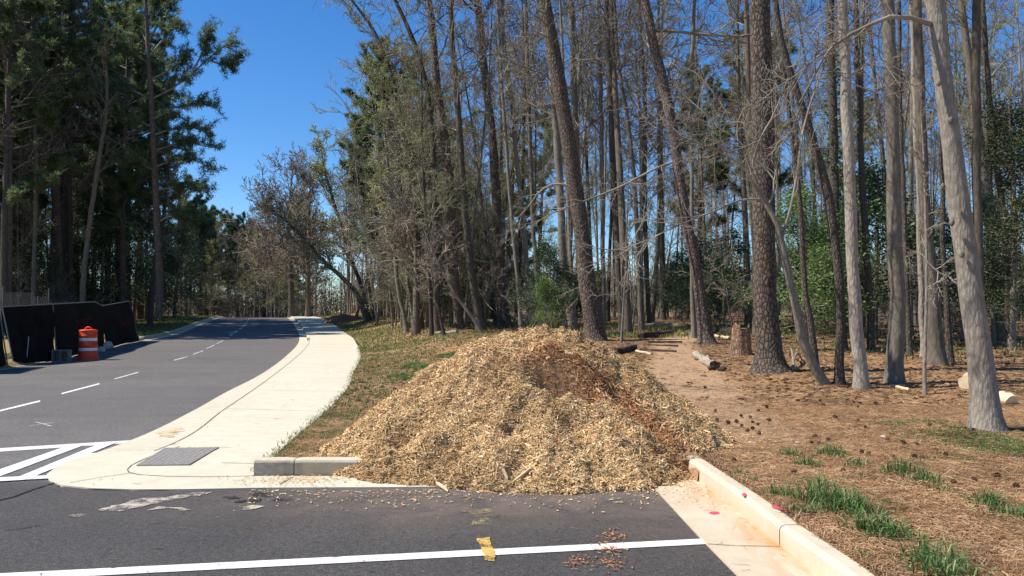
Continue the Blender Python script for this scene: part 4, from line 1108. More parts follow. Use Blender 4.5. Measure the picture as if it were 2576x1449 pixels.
dp = hit(221, 905.5, flat)
drum = thing('traffic_drum', dp, 'orange traffic barrel with two white reflective bands standing by the black fence', 'traffic barrel')
b_ = Buf()
b_.lathe([(.30, .13), (.285, .17), (.283, .20), (.281, .285), (.268, .292), (.268, .415), (.281, .422), (.281, .46), (.287, .475), (.275, .49), (.272, .60), (.262, .607), (.262, .725), (.272, .732), (.270, .76), (.278, .775), (.266, .79), (.262, .93), (.268, .945), (.262, .962), (.20, .975), (.12, .985), (.001, .988)], 40)
b_.obj('body', 'orange_plastic', drum)
for z0, r0 in ((.297, .2715), (.612, .2655)):
    bb = Buf(); bb.lathe([(r0 - .002, z0), (r0, z0 + .002), (r0 - .001, z0 + .094), (r0 - .003, z0 + .096)], 40); bb.obj('reflective_band', 'white_band', drum)
bb = Buf(); bb.lathe([(.34, .0), (.345, .03), (.33, .05), (.31, .055), (.305, .13), (.27, .14)], 40); bb.obj('base', 'orange_plastic', drum)
bb = Buf(); bb.tube([Vector((-.12 + .24*k/8, 0, .97 + .085 * math.sin(math.pi * k / 8)**.7)) for k in range(9)], [.02] * 9, 8); bb.obj('handle', 'orange_plastic', drum)
p = hit(155, 911, flat)
blk = thing('concrete_block', p, 'grey hollow concrete block standing on the gutter by the fence foot', 'concrete block', rz=.1)
b_ = Buf(); hh = .38
for x0, w in ((-.24, .05), (0, .05), (.24, .05)): b_.box((x0, 0, hh/2), (w, .19, hh))
for y0 in (-.1,  .1): b_.box((0, y0, .02), (.44, .012, .04))
b_ = Buf()
b_.box((0, 0, .02), (.50, .22, .04)); b_.box((0, 0, hh - .02), (.50, .22, .04))
for x0 in (-.23, .0, .23): b_.box((x0, 0, hh/2), (.04, .216, hh - .082))
b_.box((0, .09, hh/2), (.415, .03, hh - .082))
b_.obj('shell', 'block', blk, False)

# ------------------------------------------------------------------ trees
def unit(v): return v / (np.linalg.norm(v) + 1e-9)
class Rnd:
    def __init__(s, seed): s.g = np.random.default_rng(seed)
    def u(s, a, b): return s.g.uniform(a, b)
    def n3(s, k): return s.g.normal(0, k, 3)
def path_from(p, d, length, n, wander, up, r):
    pts = [p]; step = length / (n - 1)
    for i in range(n - 1):
        d = unit(d + r.n3(wander) + np.array([0, 0, up]))
        pts.append(pts[-1] + d * step)
    return pts
SIDES = [8, 5, 4, 3, 3]
def grow(buf, p, d, length, rad, level, r, cfg, tips):
    n = [0, 7, 5, 4, 3][level]
    pts = path_from(p, d, length, n, cfg['wander'], cfg['up'], r)
    rr = [rad * (1 - .8 * i / (n - 1)) + cfg['rmin'] for i in range(n)]
    buf.tube(pts, rr, SIDES[level])
    if level >= cfg['depth']:
        tips.append(pts[-1]); tips.append(pts[len(pts)//2]); return
    k = cfg['kids'][level]
    for j in range(k):
        t_ = (.18 + .80 * (j + r.u(0, 1)) / k) * (n - 1)
        i = min(int(t_), n - 2); f = t_ - i
        q = pts[i] * (1 - f) + pts[i + 1] * f
        dd = unit(pts[i + 1] - pts[i]); s_ = unit(np.cross(dd, r.n3(1)))
        ang = r.u(.45, 1.05)
        nd = unit(dd * math.cos(ang) + s_ * math.sin(ang))
        grow(buf, q, nd, length * cfg['ratio'] * r.u(.6, 1.15) * (1 - .35 * t_ / n), rad * .5, level + 1, r, cfg, tips)
    tips.append(pts[-1])
CFG = dict(wander=.16, up=.06, rmin=.0035, depth=4, kids=[0, 7, 5, 3], ratio=.52)
BG = dict(wander=.16, up=.07, rmin=.006, depth=4, kids=[0, 7, 5, 3], ratio=.52)
def trunk_pts(H, r, lean=.03, bendy=.05, n=14):
    pts = []; a = r.u(0, 6.28); b = r.u(0, 6.28); ph = r.u(0, 6.28)
    for i in range(n):
        t_ = i / (n - 1)
        off = H * lean * t_ * np.array([math.cos(a), math.sin(a), 0]) + H * bendy * .3 * math.sin(t_ * 5 + ph) * t_ * np.array([math.cos(b), math.sin(b), 0])
        pts.append(np.array([0, 0, -.1]) * (i == 0) + np.array([0, 0, H * t_]) + off)
    return pts
def trunk_rad(R0, n, flare=.35, top=.12):
    return [R0 * ((1 - i/(n-1)) ** .8 * (1 - top) + top) * (1 + flare * (i == 0)) for i in range(n)]
def along(pts, t_):
    f = t_ * (len(pts) - 1); i = min(int(f), len(pts) - 2); f -= i
    return np.array(pts[i]) * (1 - f) + np.array(pts[i+1]) * f, unit(np.array(pts[i+1]) - np.array(pts[i]))
def limbs(buf, tp, R0, H, r, cfg, n, t0=.4, t1=.98, lmax=.22, tips=None, ang=(.7, 1.2), side=None):
    tips = tips if tips is not None else []
    for j in range(n):
        t_ = t0 + (t1 - t0) * (j + r.u(0, 1)) / n
        q, dd = along(tp, t_)
        a = r.u(0, 6.28); s_ = np.array([math.cos(a), math.sin(a), 0])
        if side is not None and r.u(0, 1) < .6: s_ = unit(s_ + side)
        an = r.u(*ang); nd = unit(dd * math.cos(an) + s_ * math.sin(an))
        ln = H * lmax * r.u(.45, 1.1) * (1 - .55 * (t_ - t0) / (t1 - t0 + 1e-6))
        grow(buf, q, nd, ln, R0 * .28 * (1.1 - t_), 1, r, cfg, tips)
    return tips
def tufts_mesh(buf, P, n, ln, wd, r, up=.25):
    P = np.array(P); m = len(P)
    c = np.repeat(P, n, 0); k = len(c)
    d = r.g.normal(0, 1, (k, 3)); d[:, 2] += up; d /= np.linalg.norm(d, axis=1, keepdims=True)
    s_ = np.cross(d, r.g.normal(0, 1, (k, 3))); s_ /= np.linalg.norm(s_, axis=1, keepdims=True)
    l = ln * r.g.uniform(.6, 1.2, (k, 1)); w = wd * r.g.uniform(.7, 1.3, (k, 1))
    v = np.stack([c - s_*w*.3, c + s_*w*.3, c + d*l + s_*w*.5, c + d*l - s_*w*.5], 1)
    buf.add(v.reshape(-1, 3), np.arange(k)[:, None] * 4 + np.array([[0, 1, 2, 3]]))
def leaves_mesh(buf, P, n, spread, size, r):
    P = np.array(P); c = np.repeat(P, n, 0) + r.g.normal(0, spread, (len(P) * n, 3)); k = len(c)
    d = r.g.normal(0, 1, (k, 3)); d[:, 2] *= .5; d /= np.linalg.norm(d, axis=1, keepdims=True)
    s_ = np.cross(d, r.g.normal(0, 1, (k, 3))); s_ /= np.linalg.norm(s_, axis=1, keepdims=True)
    l = size * r.g.uniform(.6, 1.3, (k, 1))
    v = np.stack([c, c + d*l*.5 + s_*l*.27, c + d*l, c + d*l*.5 - s_*l*.27], 1)
    buf.add(v.reshape(-1, 3), np.arange(k)[:, None] * 4 + np.array([[0, 1, 2, 3]]))

# ---- prototypes: each a list of (part name, mesh, material, kind)
PROTO = {}
def proto_bare(key, seed, H, R0, n, t0, lmax, tw, bk, cfg=None, budf=0, ang=(.55, 1.15)):
    r = Rnd(seed); cfg = cfg or BG
    tp = trunk_pts(H, r, .02, .05); a = Buf(); a.tube(tp, trunk_rad(R0, len(tp)), 9)
    b = Buf(); tips = limbs(b, tp, R0, H, r, cfg, n, t0, .99, lmax, ang=ang)
    parts = [('trunk', a.mesh('trunk', bk)), ('branches', b.mesh('branches', tw))]
    if budf:
        c = Buf(); tp_ = [t_ for t_ in tips if r.u(0, 1) < budf]; leaves_mesh(c, tp_, 2, .08, .09, r); parts.append(('young_leaves', c.mesh('young_leaves', 'buds', False)))
    PROTO[key] = parts
proto_bare('bare_a', 1, 22, .17, 24, .42, .20, 'twig_grey', 'bark_grey')
proto_bare('bare_b', 2, 24, .20, 22, .48, .19, 'twig_grey', 'bark_brown')
proto_bare('bare_c', 3, 20, .13, 24, .34, .20, 'twig_green', 'bark_grey', budf=.12)
proto_bare('bare_d', 4, 18, .11, 22, .36, .20, 'twig_grey', 'bark_pale')
proto_bare('bare_e', 5, 23, .22, 26, .34, .24, 'twig_red', 'bark_brown')
proto_bare('bare_f', 6, 21, .15, 24, .32, .24, 'twig_green', 'bark_dark', budf=.15)
proto_bare('bare_h', 10, 20, .085, 14, .4, .16, 'twig_grey', 'bark_grey')
proto_bare('bare_g', 7, 22, .13, 26, .45, .20, 'twig_green', 'bark_grey', budf=.45, ang=(.4, .9))
RC = dict(wander=.16, up=.05, rmin=.018, depth=4, kids=[0, 8, 6, 3], ratio=.56)
proto_bare('round_a', 8, 12, .26, 24, .22, .48, 'twig_red', 'bark_dark', RC, ang=(.5, 1.3))
proto_bare('round_b', 9, 14, .24, 26, .18, .42, 'twig_grey', 'bark_brown', RC, ang=(.5, 1.2))
SCF = dict(wander=.17, up=.05, rmin=.0035, depth=4, kids=[0, 6, 5, 3], ratio=.55)
proto_bare('sap_a', 11, 7, .045, 20, .15, .34, 'twig_green', 'bark_grey', SCF, .10)
proto_bare('sap_b', 12, 5.5, .035, 18, .08, .36, 'twig_grey', 'bark_brown', SCF)
proto_bare('sap_c', 13, 9, .055, 24, .15, .28, 'twig_grey', 'bark_grey', SCF, .07)
def proto_brush(key, seed, H, tw):
    r = Rnd(seed); b = Buf(); t_ = []
    for k in range(9):
        a = r.u(0, 6.28); d = unit(np.array([math.cos(a) * .55, math.sin(a) * .55, 1]))
        grow(b, np.array([math.cos(a) * .15, math.sin(a) * .15, -.05]), d, H * r.u(.6, 1.1), .018, 1, r, dict(wander=.14, up=.03, rmin=.004, depth=4, kids=[0, 7, 4, 3], ratio=.5), t_)
    PROTO[key] = [('stems', b.mesh('stems', tw))]
    c = Buf(); tt_ = [q for q in t_ if r.u(0, 1) < .35]; leaves_mesh(c, tt_, 2, .06, .07, r); PROTO[key].append(('leaves', c.mesh('leaves', 'cedar', False)))
proto_brush('brush_a', 14, 2.2, 'twig_green'); proto_brush('brush_b', 15, 3.2, 'twig_grey')
def proto_pine(key, seed, H, R0, t0, nb, lmax, nt=13, dens=6, mat_='needles', droop=0):
    r = Rnd(seed); tp = trunk_pts(H, r, .015, .04); a = Buf(); a.tube(tp, trunk_rad(R0, len(tp)), 10)
    b = Buf(); P = []
    for j in range(nb):
        t_ = t0 + (.99 - t0) * (j + r.u(0, 1)) / nb
        q, dd = along(tp, t_); an = r.u(0, 6.28); el = r.u(-.15, .5) + .5 * (t_ - t0)
        nd = unit(np.array([math.cos(an), math.sin(an), el]))
        k_ = (t_ - t0) / (1 - t0); ln = lmax * r.u(.55, 1.1) * (math.sin(math.pi * min(1, .25 + .75 * k_)) ** .7 * .8 + .2)
        pts = path_from(q, nd, ln, 7, .10, .05 - droop, r)
        b.tube(pts, [R0 * .22 * (1 - .85*i/6) + .008 for i in range(7)], 5)
        for m_ in range(dens + int(ln)):
            f = r.u(.35, 1.0); q2, d2 = along(pts, f)
            s_ = unit(d2 + r.n3(.6)); l2 = r.u(.4, 1.1) * (.3 + .14*ln)
            pp_ = path_from(q2, s_, l2, 3, .15, .12, r); b.tube(pp_, [.014, .010, .006], 3)
            for g_ in (.35, .65, .85, 1.0): P.append(along(pp_, g_)[0])
    c = Buf(); tufts_mesh(c, P, int(nt * 1.6), .30, .033, r)
    PROTO[key] = [('trunk', a.mesh('trunk', 'bark_pine')), ('branches', b.mesh('branches', 'twig_grey')), ('needles', c.mesh('needles', mat_, False))]
proto_pine('pine_a', 21, 25, .30, .38, 62, 4.4, 15, 8)
proto_pine('pine_b', 22, 23, .26, .30, 62, 4.0, 15, 8)
proto_pine('pine_c', 23, 27, .34, .45, 56, 5.2, 15, 8)
proto_pine('pine_d', 24, 16, .20, .32, 50, 3.9, 13, 7, 'needles_far')
proto_pine('pine_e', 25, 14, .16, .15, 54, 3.0, 14, 7)
def proto_holly(key, seed, H, W_, nb, nl, mat_, size=.11):
    r = Rnd(seed); tp = trunk_pts(H, r, .04, .06, 8); a = Buf(); a.tube(tp, trunk_rad(.05 + H * .008, 8, .2, .2), 6)
    tips = []; b = Buf(); cfg = dict(wander=.18, up=.04, rmin=.003, depth=2, kids=[0, 7, 0], ratio=.5)
    for j in range(nb):
        t_ = .12 + .86 * (j + r.u(0, 1)) / nb; q, dd = along(tp, t_); an = r.u(0, 6.28)
        nd = unit(np.array([math.cos(an), math.sin(an), r.u(0, .5)]))
        grow(b, q, nd, W_ * r.u(.5, 1.1) * (1.15 - t_ * .8), .02, 1, r, cfg, tips)
    c = Buf(); leaves_mesh(c, tips, nl, .20, size, r)
    PROTO[key] = [('trunk', a.mesh('trunk', 'bark_grey')), ('branches', b.mesh('branches', 'twig_grey')), ('leaves', c.mesh('leaves', mat_, False))]
proto_holly('holly_a', 31, 5.0, 2.0, 26, 22, 'holly')
proto_holly('holly_b', 32, 3.6, 1.6, 22, 20, 'holly')
proto_holly('holly_c', 33, 7.5, 2.4, 34, 20, 'holly')
proto_holly('holly_light', 34, 5.5, 2.1, 30, 18, 'holly_light')
proto_holly('cedar_a', 35, 8.0, 2.0, 44, 26, 'cedar', .09)
def place(key, name, x, y, s_, rz, label, cat, group, tilt=(0, 0), z=None):
    zz = float(G(x, y)) - .05 if z is None else z
    o = bpy.data.objects.new(name, None); COL.objects.link(o); o.empty_display_size = .2
    o.location = (x, y, zz); o.rotation_euler = (tilt[0], tilt[1], rz)
    o.scale = (s_, s_, s_) if not isinstance(s_, tuple) else s_
    tag(o, label, cat, group)
    for pn, me in PROTO[key]:
        c = bpy.data.objects.new(pn, me); COL.objects.link(c); c.parent = o
    return o

# ---- hero trees traced from the photograph, each at its own distance
TAKEN = []
def hero(name, label, cat, bk, pts, total=20, Y=None, base_off=0, br=16, t0=.35, lmax=.2, tw='twig_grey', crown=None, flare=.5, seed=0, extra=None, side=None, group=None, sink=.1, bud=0, cfg=None):
    r = Rnd(1000 + seed)
    px, py, w = pts[0]
    if Y is None: p0 = hit(px, py)
    else:
        p0 = at(px, py, Y); p0.z = float(G(p0.x, p0.y))
    y0 = p0.y; TAKEN.append((p0.x, p0.y))
    P, Rr = [], []
    ydr = r.u(-.02, .02)
    for (a, b, c) in pts:
        q = at(a, b, y0 + ydr * max(0, (pts[0][1] - b)) * y0 / F)
        P.append(np.array(q - p0)); Rr.append(c * y0 / F / 2)
    P[0][2] = -sink
    # carry on above the frame
    h = P[-1][2]
    if total > h + .5 and pts[-1][1] <= 5:
        d = unit(P[-1] - P[-2]); n = max(2, int((total - h) / 1.6)); r0 = Rr[-1]
        step = (total - h) / n
        for i in range(n):
            d = unit(d + np.array([r.u(-.05, .05), r.u(-.05, .05), .04])); P.append(P[-1] + d * step / max(d[2], .5)); Rr.append(r0 * (1 - .85 * (i + 1) / n))
    # resample smoothly
    P = np.array(P); s_ = np.concatenate([[0], np.cumsum(np.linalg.norm(np.diff(P, axis=0), axis=1))])
    n = max(10, int(s_[-1] / .55)); ss = np.linspace(0, s_[-1], n)
    PP_ = np.stack([curve(np.stack([s_, P[:, k]], 1))(ss) for k in range(3)], 1)
    RR = np.interp(ss, s_, Rr)
    PP_[1:-1] += r.g.normal(0, .012, (n - 2, 3)) * np.array([1, 1, 0])
    if pts[-1][1] > 5: RR = RR * np.clip((ss[-1] - ss) / (.18 * ss[-1]), .08, 1)
    o = thing(name, p0, label, cat, group)
    a = Buf(); K = 16 if RR[0] > .12 else 10
    # foot rings with root flare
    foot = []; fr = []
    for t_ in (0, .12, .28, .5):
        q = curve(np.stack([ss, PP_[:, 0]], 1))(t_), curve(np.stack([ss, PP_[:, 1]], 1))(t_), curve(np.stack([ss, PP_[:, 2]], 1))(t_)
        foot.append(np.array([float(v) for v in q])); fr.append(float(np.interp(t_, ss, RR)) * (1 + flare * math.exp(-t_ / .16)))
    keep = ss > .7
    pts3 = foot + [PP_[i] for i in range(n) if keep[i]]; rad = fr + [RR[i] * r.u(.955, 1.05) for i in range(n) if keep[i]]
    a.tube(pts3, rad, K); a.flush()
    V = a.v[0]; nr = len(pts3)
    for i in range(min(4, nr)):                               # root lobes
        for k in range(K):
            j = i * K + k; cpt = pts3[i]; m_ = 1 + .16 * flare * math.exp(-i * .7) * math.sin(k * 2 * math.pi / K * 5 + seed)
            V[j] = cpt + (V[j] - cpt) * m_
    a.obj('trunk', bk, o)
    tips = []
    if br:
        b = Buf(); H = ss[-1]
        limbs(b, list(PP_), RR[int(n * t0)] * 1.3 if n * t0 < n else .1, H, r, cfg or dict(CFG, rmin=max(.0035, y0 * .00018)), br, t0, .98, lmax, tips, side=side)
        b.obj('branches', tw, o)
        if bud:
            c = Buf(); leaves_mesh(c, [q for q in tips if r.u(0, 1) < bud], 2, .05, .0022 * max(25, y0), r); c.obj('young_leaves', 'buds', o, False)
    if extra: extra(o, p0, y0, r)
    if crown == 'pine':
        b = Buf(); P2 = []
        for j in range(34):
            t_ = .62 + .37 * (j + r.u(0, 1)) / 34; q, dd = along(list(PP_), t_); an = r.u(0, 6.28)
            pts_ = path_from(q, unit(np.array([math.cos(an), math.sin(an), r.u(-.1, .6)])), r.u(1.6, 3.6), 6, .1, .04, r)
            b.tube(pts_, [.05 * (1 - .8*i/5) + .008 for i in range(6)], 5)
            for m_ in range(7):
                q2, d2 = along(pts_, r.u(.35, 1)); pp_ = path_from(q2, unit(d2 + r.n3(.6)), r.u(.4, 1.0), 3, .15, .1, r); b.tube(pp_, [.013, .01, .006], 3)
                for g_ in (.4, .7, 1.0): P2.append(along(pp_, g_)[0])
        c = Buf(); tufts_mesh(c, P2, 12, .26, .03, r); b.obj('crown_limbs', 'twig_grey', o); c.obj('needles', 'needles', o, False)
    return o
def limb_px(o, p0, y0, pts, material, r, twigs=6, cfg=None, tl=1.2, depthy=0):
    """a limb traced in the photo plane of its tree"""
    P = [np.array(at(a, b, y0 + depthy * i / len(pts)) - p0) for i, (a, b, c) in enumerate(pts)]
    b = Buf(); P = np.array(P); s_ = np.concatenate([[0], np.cumsum(np.linalg.norm(np.diff(P, axis=0), axis=1))]); n = max(6, int(s_[-1] / .25))
    ss = np.linspace(0, s_[-1], n); Q = [np.array([float(curve(np.stack([s_, P[:, k]], 1))(t_)) for k in range(3)]) for t_ in ss]
    rr = np.interp(ss, s_, [c * y0 / F / 2 for _, _, c in pts]); b.tube(Q, list(rr), 7)
    tips = []
    for j in range(twigs):
        q, dd = along(Q, .15 + .84 * (j + r.u(0, 1)) / twigs); nd = unit(dd + r.n3(.7) * np.array([1, .8, 1]))
        grow(b, q, nd, tl * r.u(.5, 1.2), max(.008, rr[-1] * .8), 2, r, cfg or dict(wander=.2, up=.02, rmin=.0022, depth=4, kids=[0, 6, 6, 4], ratio=.55), tips)
    b.obj('limb', material, o)
    return tips

def ex_pale(o, p0, y0, r):
    limb_px(o, p0, y0, [(2340, 60, 14), (2290, 44, 12), (2240, 42, 11), (2190, 62, 10), (2120, 98, 8), (2080, 130, 7), (2050, 190, 5), (2010, 260, 4)], 'twig_grey', r, 9, tl=.9, depthy=-.6)
    b = Buf()
    for (a, c_, s_) in [(2362, 208, 9), (2392, 303, 6), (2372, 470, 5), (2420, 640, 4), (2395, 560, 4)]:
        q = np.array(at(a, c_, y0 - .17 * (1 - c_ / 3000)) - p0); b = Buf(); b.lathe([(.001, -.05), (.022, -.03), (.032, 0), (.022, .03), (.001, .05)], 10, tuple(q)); b.obj('knot', 'bark_grey', o)
hero('hardwood_tree', 'big pale grey leaning trunk nearest the right edge of the photo', 'tree', 'bark_pale', [(2482, 1082, 74), (2476, 1000, 64), (2463, 907, 60), (2450, 780, 57), (2432, 648, 54), (2407, 454, 50), (2381, 259, 45), (2358, 65, 43), (2346, -5, 42)], 17, br=10, t0=.6, extra=ex_pale, seed=1, flare=.6)
hero('hardwood_tree', 'straight grey-brown trunk left of the big pale one, dark shadow side', 'tree', 'bark_grey', [(2250, 965, 45), (2253, 880, 40), (2258, 778, 38), (2250, 518, 35), (2244, 259, 32), (2232, -5, 30)], 18, br=10, t0=.55, seed=2)
hero('hardwood_tree', 'slim upright trunk with pale pinkish bark and knot rings', 'tree', 'bark_pale', [(2167, 977, 36), (2163, 930, 32), (2156, 842, 31), (2147, 648, 29), (2135, 389, 27), (2125, 130, 25), (2119, -5, 23)], 17, br=10, t0=.5, seed=3)
hero('hardwood_tree', 'rough dark trunk bending left, just left of the slim pinkish one', 'tree', 'bark_dark', [(2113, 967, 26), (2113, 920, 22), (2114, 842, 21), (2106, 648, 23), (2086, 518, 24), (2054, 389, 24), (2012, 259, 20), (1970, 130, 17), (1948, -5, 14)], 16, br=12, t0=.5, seed=4)
def ex_curve(o, p0, y0, r):
    limb_px(o, p0, y0, [(1966, 602, 9), (1985, 540, 7), (2005, 440, 6), (2020, 330, 5), (2060, 200, 4), (2120, 60, 3)], 'twig_grey', r, 10, tl=1.2, depthy=-.5)
    limb_px(o, p0, y0, [(1942, 545, 9), (1900, 470, 7), (1870, 420, 5), (1800, 380, 4), (1700, 340, 3), (1640, 320, 2.5)], 'twig_grey', r, 12, tl=1.2, depthy=-.8)
    limb_px(o, p0, y0, [(1925, 505, 8), (1880, 500, 6), (1800, 530, 4.5), (1700, 570, 3.5), (1600, 615, 2.8), (1500, 640, 2)], 'twig_grey', r, 12, tl=1.1, depthy=-.8)
    limb_px(o, p0, y0, [(1890, 440, 7), (1900, 380, 5), (1950, 280, 4), (1990, 180, 3), (2060, 60, 2.5)], 'twig_grey', r, 10, tl=1.2)
    limb_px(o, p0, y0, [(1932, 520, 6), (1950, 460, 5), (1900, 400, 4), (1840, 340, 3), (1760, 300, 2.5)], 'twig_grey', r, 10, tl=1.1, depthy=.5)
hero('leaning_tree', 'slender grey trunk curving out of the ground and leaning left across the scaly pine', 'tree', 'bark_grey', [(2086, 966, 24), (2068, 950, 25), (2048, 922, 27), (2028, 880, 24), (2012, 842, 23), (1996, 760, 20), (1986, 713, 19), (1966, 602, 17), (1941, 538, 15), (1908, 467, 12), (1882, 402, 9), (1863, 363, 6)], 6, br=0, extra=ex_curve, seed=5, flare=.1)
hero('pine_tree', 'thickest scaly-barked pine with flared foot right of the trail', 'tree', 'bark_pine', [(1937, 937, 74), (1934, 890, 64), (1931, 842, 61), (1927, 750, 56), (1924, 648, 54), (1920, 389, 54), (1915, 130, 54), (1911, -5, 51)], 22, br=0, crown='pine', seed=6, flare=1.15)
hero('slim_tree', 'dark slim trunk leaning left directly right of the thickest pine', 'tree', 'bark_dark', [(2050, 927, 22), (2042, 850, 17), (2025, 713, 14), (2012, 518, 13), (1999, 389, 13), (1983, 259, 12), (1970, 162, 11), (1955, -5, 10)], 17, br=10, t0=.45, seed=7)
def ex_i(o, p0, y0, r):
    limb_px(o, p0, y0, [(1640, 76, 9), (1690, 78, 8), (1760, 86, 7), (1830, 90, 6), (1880, 92, 5)], 'twig_grey', r, 8, tl=1.5, depthy=-1)
    limb_px(o, p0, y0, [(1690, 280, 7), (1730, 176, 5), (1800, 240, 4), (1850, 330, 3)], 'twig_grey', r, 8, tl=1.4, depthy=-1)
    limb_px(o, p0, y0, [(1720, 400, 7), (1660, 420, 6), (1560, 470, 5), (1460, 510, 4), (1380, 540, 3)], 'twig_grey', r, 12, tl=1.3, depthy=-1)
hero('pine_tree', 'dark pine leaning left beside the stump and the trail', 'tree', 'bark_pine', [(1779, 865, 44), (1775, 840, 37), (1765, 778, 31), (1748, 648, 27), (1726, 551, 26), (1706, 421, 26), (1687, 292, 26), (1661, 181, 26), (1638, 78, 24), (1622, -5, 22)], 20, br=6, t0=.3, lmax=.1, crown='pine', extra=ex_i, seed=8)
hero('slim_tree', 'straight slim trunk touching the left side of the leaning dark pine', 'tree', 'bark_grey', [(1745, 850, 16), (1742, 760, 12), (1741, 648, 11), (1740, 389, 11), (1742, 130, 10), (1748, -5, 8)], 18, br=14, t0=.4, seed=9)
def ex_k(o, p0, y0, r):
    limb_px(o, p0, y0, [(1435, 470, 8), (1400, 462, 6), (1360, 480, 5), (1330, 520, 4), (1290, 560, 2.5)], 'twig_grey', r, 6, tl=1.2)
hero('pine_tree', 'thick flaky-barked pine rising right behind the top of the chip heap', 'tree', 'bark_pine', [(1497, 858, 54), (1492, 820, 49), (1486, 778, 47), (1470, 648, 40), (1454, 518, 37), (1434, 389, 36), (1415, 259, 36), (1392, 130, 35), (1366, -5, 32)], 23, br=5, t0=.35, lmax=.1, crown='pine', seed=10, extra=ex_k)
hero('hardwood_tree', 'crooked grey trunk just left of the flaky pine behind the heap', 'tree', 'bark_grey', [(1443, 838, 27), (1438, 790, 24), (1430, 745, 22), (1416, 648, 20), (1411, 518, 19), (1403, 389, 19), (1393, 259, 16), (1385, 130, 14), (1378, -5, 12)], 20, br=16, t0=.35, seed=11)
hero('hardwood_tree', 'grey trunk rising behind the flaky pine, emerging right of its top', 'tree', 'bark_grey', [(1480, 835, 20), (1474, 700, 19), (1466, 580, 18), (1450, 389, 17), (1443, 194, 16), (1437, -5, 15)], 22, Y=33, br=16, t0=.45, seed=12)
def ex_n(o, p0, y0, r):
    limb_px(o, p0, y0, [(1258, 662, 7), (1200, 655, 6), (1160, 640, 5), (1120, 632, 4), (1060, 650, 3)], 'twig_grey', r, 7, tl=1.1)
hero('pine_tree', 'tall pine with checkered bark at the left shoulder of the chip heap', 'tree', 'bark_pine', [(1271, 822, 34), (1268, 780, 29), (1262, 713, 27), (1253, 583, 24), (1246, 454, 22), (1237, 324, 20), (1220, 194, 20), (1208, 65, 20), (1200, -5, 18)], 24, br=8, t0=.35, lmax=.09, crown='pine', seed=13, extra=ex_n)
hero('slim_tree', 'smooth light grey slim trunk between the two pines behind the heap', 'tree', 'bark_pale', [(1333, 822, 16), (1330, 760, 13), (1327, 713, 13), (1318, 583, 13), (1308, 486, 12), (1298, 389, 12), (1288, 259, 12), (1277, 180, 11), (1268, 108, 10), (1264, -5, 10)], 20, br=14, t0=.45, seed=14)
hero('slim_tree', 'thin grey trunk left of the smooth light grey one', 'tree', 'bark_grey', [(1313, 815, 12), (1302, 700, 10), (1290, 583, 9), (1275, 389, 9), (1262, 200, 8), (1252, -5, 7)], 19, Y=34, br=14, t0=.4, seed=15)
hero('slim_tree', 'thin trunk right of the smooth light grey one behind the heap', 'tree', 'bark_grey', [(1363, 822, 14), (1347, 648, 11), (1337, 454, 11), (1330, 259, 10), (1322, -5, 9)], 19, Y=34, br=14, t0=.4, seed=16)
hero('pine_tree', 'straight pine between the flaky pine and the trail', 'tree', 'bark_dark', [(1566, 836, 20), (1560, 740, 17), (1552, 583, 16), (1541, 389, 16), (1535, 194, 15), (1527, -5, 14)], 24, br=14, t0=.4, seed=17)
hero('slim_tree', 'thin straight trunk right beside the flaky pine at its right', 'tree', 'bark_grey', [(1520, 820, 12), (1516, 583, 11), (1512, 300, 11), (1505, -5, 10)], 21, Y=38, br=14, t0=.4, seed=18)
hero('hardwood_tree', 'grey trunk at the left side of the trail, leaning slightly left', 'tree', 'bark_grey', [(1614, 830, 15), (1606, 650, 13), (1600, 518, 12), (1577, 292, 10), (1556, 162, 9), (1545, -5, 8)], 20, br=16, t0=.4, seed=19)
hero('slim_tree', 'thin straight trunk just right of the grey one by the trail', 'tree', 'bark_brown', [(1634, 815, 12), (1622, 518, 11), (1622, 259, 10), (1606, -5, 9)], 21, Y=40, br=16, t0=.4, seed=20)
hero('slim_tree', 'dark trunk leaning right above the far end of the trail', 'tree', 'bark_dark', [(1638, 808, 16), (1650, 700, 12), (1656, 583, 10), (1657, 259, 8), (1655, -5, 7)], 21, Y=45, br=16, t0=.4, seed=21)
hero('slim_tree', 'dark upright trunk above the far end of the trail', 'tree', 'bark_dark', [(1668, 795, 16), (1664, 454, 11), (1662, 259, 9), (1668, -5, 7)], 22, Y=50, br=16, t0=.4, seed=22)
hero('sapling', 'thin grey sapling in front of the straight pine by the trail', 'sapling', 'bark_grey', [(1562, 862, 7), (1570, 750, 5), (1577, 583, 4), (1580, 454, 2), (1578, 350, 1)], 8, br=14, t0=.2, lmax=.16, seed=23, flare=.1)
hero('hardwood_tree', 'grey-brown trunk left of the chip heap behind thin stems', 'tree', 'bark_brown', [(1208, 832, 30), (1200, 780, 24), (1190, 713, 21), (1177, 616, 19), (1167, 486, 17), (1158, 356, 16), (1145, 194, 15), (1135, 65, 13), (1136, -5, 12)], 21, br=18, t0=.4, seed=24)
hero('pine_tree', 'reddish pine trunk with flared foot left of the heap shoulder', 'tree', 'bark_pine', [(1155, 826, 26), (1150, 760, 23), (1143, 680, 22), (1133, 480, 20), (1118, 340, 20), (1098, 194, 19), (1086, 65, 18), (1077, -5, 16)], 24, br=8, t0=.3, lmax=.1, crown='pine', seed=25, flare=.8)
hero('leaning_tree', 'bare dark stem leaning far left behind the heap shoulder', 'tree', 'twig_grey', [(1215, 838, 10), (1190, 800, 9), (1167, 771, 8), (1122, 700, 6), (1096, 648, 5), (1060, 560, 3)], 5, br=12, t0=.3, lmax=.25, seed=26, flare=.1)
